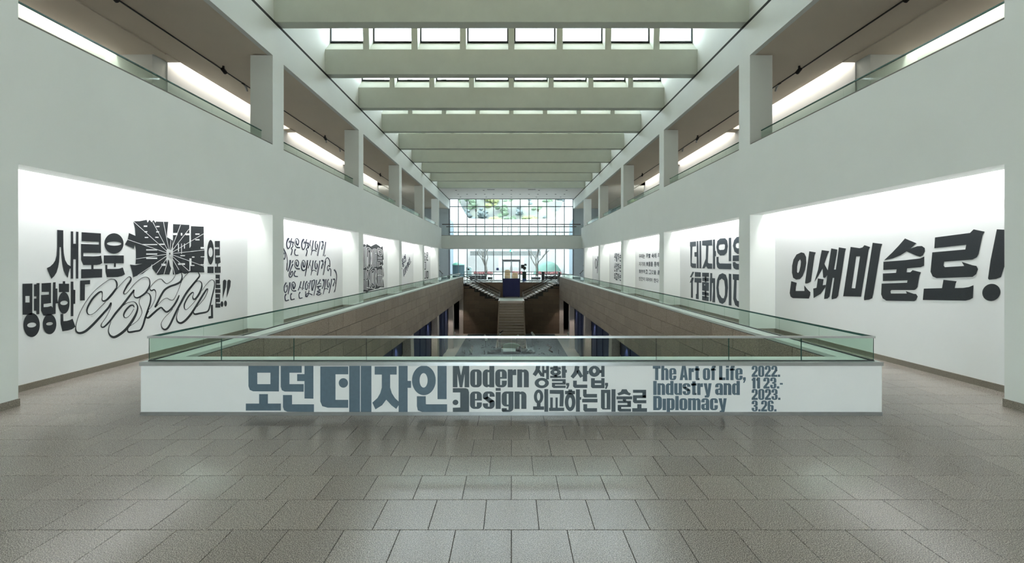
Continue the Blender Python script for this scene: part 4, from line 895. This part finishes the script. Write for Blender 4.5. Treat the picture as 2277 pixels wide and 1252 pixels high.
def sofa(name, lab, x0, n, w_, m, back=True, y=47.0, h=.72, grp=None):
    s = thing(name, lab, 'sofa' if back else 'bench', (x0, y, 0), grp)
    for i in range(n):
        box('seat_cushion', (i * w_ + .01, (i + 1) * w_ - .01, -.5, .2, .2, .42), m, s)
        if back: box('back_cushion', (i * w_ + .01, (i + 1) * w_ - .01, -.62, -.5, .25, h), m, s)
        box('leg', (i * w_ + .05, i * w_ + .1, -.45, -.4, 0, .2), STEEL, s); box('leg', ((i + 1) * w_ - .1, (i + 1) * w_ - .05, .1, .15, 0, .2), STEEL, s)
    box('base', (.02, n * w_ - .02, -.5, .2, .16, .2), STEEL, s)
    return s
sofa('sofa', 'long low grey sofa with square cushions by the glass wall', -4.3, 3, .58, SOFA, h=.6)
sofa('bench', 'short low grey bench beside the long grey sofa', -2.45, 1, .5, SOFA, False, grp='grey benches by the glass wall')
sofa('bench', 'low grey bench beside the pedestal sculpture', 2.05, 2, .5, SOFA, False, grp='grey benches by the glass wall')
sf = sofa('sofa', 'black leather sofa with tall dark ends by the glass wall', 3.25, 3, .55, SOFAB, h=.55)
box('arm', (-.1, .15, -.6, .2, .0, .95), SOFAB, sf); box('arm', (1.6, 1.8, -.6, .2, .0, .95), SOFAB, sf)
pd = thing('pedestal', 'dark green square pedestal with a blue base by the glass door', 'pedestal', (1.36, 47.2, 0))
box('shaft', (-.2, .2, -.2, .2, .25, .98), mat('dark_green_paint', (26, 58, 54), .4, var=.2), pd); box('plinth', (-.2, .2, -.2, .2, 0, .25), mat('blue_paint', (26, 78, 150), .4), pd)
sc_ = thing('sculpture', 'abstract dark metal sculpture of two squares and a disc on the pedestal', 'sculpture', (1.36, 47.2, .98))
MB().tube([(0, 0, 0), (0, 0, .2)], .03, 8).build('stem', DMETAL, sc_)
MB().prism(E(.02, .36, .18, .18, 24), 'y', -.03, .03).build('disc', DMETAL, sc_)
MB().prism(R(-.35, .32, 0.0, .72), 'y', .03, .07).build('square', BLACK, sc_)
MB().prism(R(0.0, .6, .24, .82), 'y', -.06, -.03).build('square', FRAME, sc_)
for x, z in ((-1.47, 1.1),):
    tag(box('window_notice', (x - .13, x + .13, YEND - .02, YEND - .012, z, z + .26), mat('notice_print', (70, 78, 130), .6)), 'small square blue notice on the glass beside the door', 'sign')
hk = thing('door_hook', 'small dark round fitting on a mullion beside the kiosk', 'fitting', (-4.55, YEND - .12, 1.1))
MB().prism(E(0, .1, .1, .1, 16), 'y', -.02, .02).build('knob', DMETAL, hk); box('arm', (-.16, -.02, -.01, .01, .08, .12), DMETAL, hk)
# far side stairs behind the last columns: dark handrail seen at both ends
for sg in (-1, 1):
    rl = thing('wall_handrail', 'dark sloping handrail of the side stair beside the last column, %s' % ('kiosk side' if sg < 0 else 'pedestal side'), 'handrail', (sg * 7.2, 45.2, 0), 'side stair handrails')
    MB().tube([(sg * .9, 1.6, 1.75), (-sg * .35, -.2, .78)], .03, 8).build('rail', RAILD, rl)
    MB().tube([(sg * .9, 1.6, 2.2), (sg * .1, .45, 1.6)], .03, 8).build('rail', RAILD, rl)
    for t in (.1, .5, .9): MB().tube([(sg * (.9 - 1.25 * t), 1.6 - 1.8 * t, 1.75 - .97 * t), (sg * (.9 - 1.25 * t), 1.6 - 1.8 * t, 0)], .015, 6).build('post', DMETAL, rl)

# ================================================================ basement installation
dk = tag(MB().box(-3.85, 3.85, 12.0, 33.3, ZB, ZB + .04).box(-3.85, -1.2, 33.3, 40.2, ZB, ZB + .04).box(1.2, 3.85, 33.3, 40.2, ZB, ZB + .04).build('display_platform', granite('dark_platform', (70, 76, 84), (34, 37, 43), (96, 104, 112), .5, 14.0, 0, .3, 3.0)), 'dark glossy speckled platform on the basement floor', 'platform')
ZF = ZB + .04
sc2 = thing('machine_sculpture', 'pale green and chrome machine sculpture with black crumpled wings on the dark platform', 'sculpture', (0, 32.3, ZF))
bk = [(-.6, .05), (.6, .05), (.6, .42), (.45, .5), (.2, .55), (-.2, .55), (-.45, .5), (-.6, .42)]
MB().prism(bk, 'y', .1, .22).build('back_shell', mat('sage_paint', (176, 186, 160), .4), sc2)
for i in range(6):
    MB().tube([(-.58, -.12 * i, .2 - .015 * i), (.3, -.12 * i, .2 - .015 * i)], .035, 8).build('chrome_bar', STEEL, sc2)
box('chassis', (-.6, .6, -.8, .1, 0, .12), DMETAL, sc2)
MB().lathe([(.001, -.21), (.1, -.19), (.18, -.1), (.21, 0), (.18, .1), (.1, .19), (.001, .21)], (.55, -.3, .21), 16).build('brown_ball', mat('brown_rust', (58, 42, 40), .7, var=.3), sc2, True)
random.seed(3)
for sg in (-1, 1):
    mb = MB(); nx, ny = 9, 7; v0 = len(mb.v)
    for j in range(ny):
        for i in range(nx):
            u, v = i / (nx - 1), j / (ny - 1)
            z = .05 + (.28 - .2 * u) * math.sin(math.pi * min(1, v * 1.1 + .05)) + random.uniform(-.035, .035) * (0 < i < nx)
            mb.v.append((sg * (.72 + .95 * u), -.75 + 1.0 * v * (1 - .3 * u), max(.05, z)))
    for j in range(ny - 1):
        for i in range(nx - 1): mb.f.append((j * nx + i, j * nx + i + 1, (j + 1) * nx + i + 1, (j + 1) * nx + i)); mb.m.append(0)
    w_o = mb.build('crumpled_wing', mat('black_plastic_sheet', (30, 32, 36), .3, var=.2), sc2)
    sm = w_o.modifiers.new('thick', 'SOLIDIFY'); sm.thickness = .03
STK = mat('debris_brown', (82, 74, 64), .7, var=.2)
zg = MB(); zz = [(2.75, 34.6), (2.98, 33.7), (2.75, 32.6), (2.9, 31.9)]
for a, b in zip(zz, zz[1:]): zg.tube([(a[0], a[1], ZF + .05), (b[0], b[1], ZF + .05)], .05, 6)
tag(zg.build('zigzag_strip', STK), 'dark zigzag strip lying on the dark platform', 'art piece', 'pieces of the basement installation')
tag(MB().prism([(-2.95, 32.4), (-2.78, 32.3), (-2.9, 34.3), (-3.08, 34.4)], 'z', ZF, ZF + .05).build('brown_board', STK), 'narrow brown board lying on the dark platform', 'art piece', 'pieces of the basement installation')
def standing(name, lab, x, y, z, body, arm):
    t = thing(name, lab, 'art piece', (x, y, ZF), 'pieces of the basement installation')
    MB().tube([(0, 0, 0), (0, 0, z)], .012, 6).build('rod', DMETAL, t)
    box('foot', (-.12, .12, -.12, .12, 0, .015), DMETAL, t)
    MB().tube([(-body[0], 0, z - body[1]), (body[0], 0, z + body[1])], [.07, .11], 10).build('pale_body', mat('pale_cast', (186, 196, 188), .5), t)
    if arm: MB().tube([(0, 0, z + .05), (arm[0], 0, z + arm[1])], [.05, .02], 8).build('black_arm', BLACK, t)
standing('cast_figure', 'small pale cast piece on a thin rod near the stair foot', -1.95, 34.0, .72, (.08, -.22), None)
standing('cast_figure', 'pale cast piece with a black arm on a thin rod before the central stair', .4, 32.6, 1.0, (.15, .1), (.55, .05))
standing('cast_figure', 'pale and black cast piece on a thin rod beside the central stair', 1.65, 34.5, .9, (.1, -.15), (.28, -.3))
standing('cast_figure', 'pale cast scrap standing low on the dark platform edge', -2.85, 31.4, .2, (.1, -.12), None)
standing('cast_figure', 'thin black rod piece leaning before the central stair', -.85, 33.2, 1.1, (.03, -.03), (.25, .28))
for i in range(46):
    x, y = random.uniform(-3.5, 3.5), random.uniform(31.2, 38.5)
    if abs(x) < 1.8 and (y > 33 or y < 33): 
        if abs(x) < 1.2: continue
    if 2.4 < abs(x) < 3.3: continue
    a = random.uniform(0, 3.14); l = random.uniform(.08, .3)
    o = MB().tube([(-l / 2 * math.cos(a), -l / 2 * math.sin(a), .02), (0, .03, .03), (l / 2 * math.cos(a), l / 2 * math.sin(a), .02)], .02, 5).build('scrap', BLACK)
    o.location = (x, y, ZF); tag(o, 'small black scrap strewn on the dark platform', 'scrap', 'scraps strewn on the platform')
for x, y in ((-3.25, 31.4), (3.3, 31.4), (-1.85, 31.3)):
    o = MB().tube([(0, 0, 0), (0, 0, .3)], .02, 6).build('peg', BLACK); o.location = (x, y, ZF); tag(o, 'thin upright black peg on the dark platform', 'peg', 'upright pegs on the platform')
for sg in (-1, 1):
    p = thing('white_post', 'small white post with a red foot in the dark doorway, %s' % ('kiosk side' if sg < 0 else 'pedestal side'), 'post', (sg * 4.95, 39.2, ZB), 'white posts in the dark doorways')
    MB().tube([(0, 0, .05), (0, 0, .36)], .07, 10).build('body', PANEL, p); MB().lathe([(.001, .0), (.1, .0), (.1, .05), (.001, .05)], (0, 0, 0), 12).build('foot', mat('red_foot', (170, 70, 50), .5), p)

# ================================================================ outside the glass wall
grd = struct(box('ground', (-60, 60, YEND + .3, 260, -.4, -.05), mat('paving_outside', (120, 122, 116), .8, var=.1, scale=.4)), 'pale paved court outside the glass wall', 'ground')
WOUT = mat('outside_white_wall', (150, 152, 150), .8, var=.03); SLATM = mat('outside_slat', (126, 140, 148), .6, var=.04)
for sg in (-1, 1):
    cw = thing('court_wall', 'white outer court wall with vertical slats, %s' % ('behind the kiosk' if sg < 0 else 'behind the black sofa'), 'wall', (sg * 8.9, 52, -.05), 'outer court walls')
    x0, x1 = sorted((0, sg * .4)); MB().prism([(0, 0), (42, 0), (42, 11.2), (34, 11.5), (0, 14.5)], 'x', x0, x1).build('wall_body', WOUT, cw)
    for i in range(26):
        y = .6 + i * .62; a, b = sorted((-sg * .12, 0)); box('slat', (a, b, y, y + .2, .3, 8.6 - .02 * i), SLATM, cw)
bw = thing('court_end_wall', 'curved white wall closing the court below the wooded hill', 'wall', (0, 92, -.05))
mb = MB(); n = 16
for i in range(n):
    a0, a1 = -12 + 24 * i / n, -12 + 24 * (i + 1) / n
    f = lambda a: 4 * math.cos(a / 12 * math.pi / 2)
    mb.prism([(a0, f(a0)), (a1, f(a1)), (a1, f(a1) + .5), (a0, f(a0) + .5)], 'z', 0, 11.2)
mb.build('wall_body', WOUT, bw); box('grey_canopy', (-8.4, 6, -.35, .0, 3.4, 4.3), mat('outside_grey', (96, 100, 98), .8, var=.15), bw)
hill = MB(); nx, ny = 40, 22; random.seed(11)
for j in range(ny):
    for i in range(nx):
        x = -90 + 180 * i / (nx - 1); y = 100 + 130 * j / (ny - 1)
        hill.v.append((x, y, 3 + 62 * (j / (ny - 1)) ** .8 + 4 * math.sin(x * .07 + j * .5) + random.uniform(-1, 1)))
for j in range(ny - 1):
    for i in range(nx - 1): hill.f.append((j * nx + i, j * nx + i + 1, (j + 1) * nx + i + 1, (j + 1) * nx + i)); hill.m.append(0)
struct(hill.build('hillside', mat('hill_grass', (60, 67, 70), .9, var=.3, scale=.12, rgb2=(82, 87, 74)), None, True), 'wooded hillside rising behind the court', 'hill')
LEAF = [mat('leaf_yellow_green', (92, 100, 62), .8, var=.25, scale=.8), mat('leaf_grey_green', (62, 74, 74), .8, var=.25, scale=.8), mat('leaf_green', (66, 84, 64), .8, var=.25, scale=.8)]
BARK = mat('bark', (86, 84, 78), .9, var=.15)
crowns = []
for v in range(3):
    mb = MB(); random.seed(20 + v)
    for c in range(14):
        cx_, cy_, cz_ = random.gauss(0, 1.0), random.gauss(0, 1.0), random.uniform(1.6, 4.6); r_ = random.uniform(.7, 1.35); n0 = len(mb.v)
        for a in range(5):
            th = math.pi * a / 4
            for b in range(7):
                ph = 2 * math.pi * b / 7; k = r_ * random.uniform(.75, 1.15)
                mb.v.append((cx_ + k * math.sin(th) * math.cos(ph), cy_ + k * math.sin(th) * math.sin(ph), cz_ + .8 * k * math.cos(th)))
        for a in range(4):
            for b in range(7): mb.f.append((n0 + a * 7 + b, n0 + a * 7 + (b + 1) % 7, n0 + (a + 1) * 7 + (b + 1) % 7, n0 + (a + 1) * 7 + b)); mb.m.append(0)
    me = bpy.data.meshes.new('crown'); me.from_pydata(mb.v, [], mb.f); me.materials.append(LEAF[v]); me.validate(); crowns.append(me)
tk = MB().tube([(0, 0, -1.5), (0.1, 0, 2.6)], [.22, .12], 7); tme = bpy.data.meshes.new('trunk'); tme.from_pydata(tk.v, [], tk.f); tme.materials.append(BARK)
random.seed(5)
labs = ['yellow-green leafy tree on the hill behind the court wall', 'grey-green leafy tree on the hill behind the court wall', 'mid-green leafy tree on the hill behind the court wall']
for r in range(5):
    for i in range(9):
        y = 107 + r * 4.6; x = (-4 + i + random.uniform(-.1, .1) + .5 * (r % 2)) * (4.3 + r * .25); z = 3 + 62 * ((y - 100) / 130) ** .8
        v = random.choice([0, 1, 1, 2, 2]); s = random.uniform(.68, .82)
        t = thing('hill_tree', labs[v], 'tree', (x, y, z), 'trees on the hill'); t.scale = (s, s, s)
        link('crown', crowns[v], t); link('trunk', tme, t)
def bare(x, y, sd, lab):
    random.seed(sd); t = thing('bare_tree', lab, 'tree', (x, y, -.05), 'bare trees in the court')
    MB().tube([(0, 0, 0), (.05, 0, .9), (-.05, .05, 1.6)], [.2, .16, .14], 8).build('trunk', BARK, t)
    def branch(p, d, l, r, dep):
        q_ = p + d * l; m_ = p + d * l * .5 + Vector((random.uniform(-.08, .08), 0, .05)) * l
        MB().tube([p, m_, q_], [r, r * .8, r * .6], 6).build('branch', BARK, t)
        if dep:
            for k in range(2 if dep > 1 else 3):
                dd = (d + Vector((random.uniform(-.75, .75), random.uniform(-.4, .4), random.uniform(.0, .5)))).normalized(); branch(q_, dd, l * random.uniform(.6, .8), r * .6, dep - 1)
    for k in range(4):
        branch(Vector((0, 0, 1.2 + .12 * k)), Vector((random.uniform(-.8, .8), random.uniform(-.3, .3), 1)).normalized(), 1.3, .1, 2)
bare(-3.6, 64, 4, 'leafless tree in the court beside the green domed kiosk'); bare(3.6, 64, 9, 'leafless tree in the court behind the pedestal sculpture')
ki = thing('kiosk', 'round dark teal kiosk with a green domed roof in the court', 'kiosk', (-7.05, 60, -.05))
MB().lathe([(.8, 0), (.8, 1.62), (.82, 1.66)], (0, 0, 0), 24).build('drum', mat('kiosk_teal', (38, 62, 68), .5, var=.1), ki, True)
MB().lathe([(.86, 1.64), (.8, 1.78), (.6, 1.92), (.3, 2.0), (.001, 2.03)], (0, 0, 0), 24).build('dome_roof', mat('kiosk_green', (58, 110, 92), .4, var=.1), ki, True)
cb = thing('service_cabinet', 'pale grey-green cabinet beside the domed kiosk', 'cabinet', (-5.7, 60.5, -.05))
box('body', (-.35, .35, -.3, .3, .05, 1.3), mat('cabinet_grey', (120, 140, 138), .6), cb); box('plinth', (-.33, .33, -.28, .28, 0, .05), DMETAL, cb); MB().prism([(-.38, 1.3), (.38, 1.3), (0, 1.48)], 'y', -.33, .33).build('lid', mat('cabinet_lid', (146, 160, 158), .6), cb)
GRN = mat('mound_green', (78, 108, 98), .9, var=.15, scale=.6); RED = mat('red_hedge', (124, 80, 80), .9, var=.25, scale=2)
mo = MB(); nseg = 24
for i in range(nseg): pass
mo.lathe([(2.5, 0), (2.2, .8), (1.7, 1.5), (1.0, 2.0), (.01, 2.2)], (6.3, 78, -.05), 28)
tag(mo.build('grass_mound', GRN, None, True), 'rounded green grass mound in the court behind the black sofa', 'mound')
for k, (x0, x1, y) in enumerate(((-5.6, -2.6, 70), (.4, 2.4, 72), (4.4, 8.2, 70))):
    hd = MB(); random.seed(k)
    nn_ = int((x1 - x0) / .35)
    for i in range(nn_):
        hd.lathe([(.01, -.3), (.2, -.22), (.3, 0), (.22, .22), (.01, .3)], (x0 + i * .35, y + random.uniform(-.1, .1), .22 + random.uniform(0, .1)), 8)
    tag(hd.build('red_hedge', RED), 'low reddish hedge in the court, %s' % ('beside the kiosk', 'behind the glass door', 'before the grass mound')[k], 'hedge', 'red hedges in the court')
TAN = mat('tan_stone', (150, 128, 98), .7, var=.1)
for x, hh, lab in ((-.45, 1.15, 'tall tan stone seat outside the glass door'), (.42, .82, 'lower tan stone seat outside the glass door')):
    st_ = thing('stone_seat', lab, 'seat', (x, 51.5, -.05), 'stone seats outside the door')
    box('seat', (-.34, .34, -.3, .3, 0, .45), TAN, st_); MB().prism([(-.34, .45), (.34, .45), (.3, hh - .1), (.15, hh), (-.2, hh), (-.32, hh - .15)], 'y', .1, .3).build('backrest', TAN, st_)
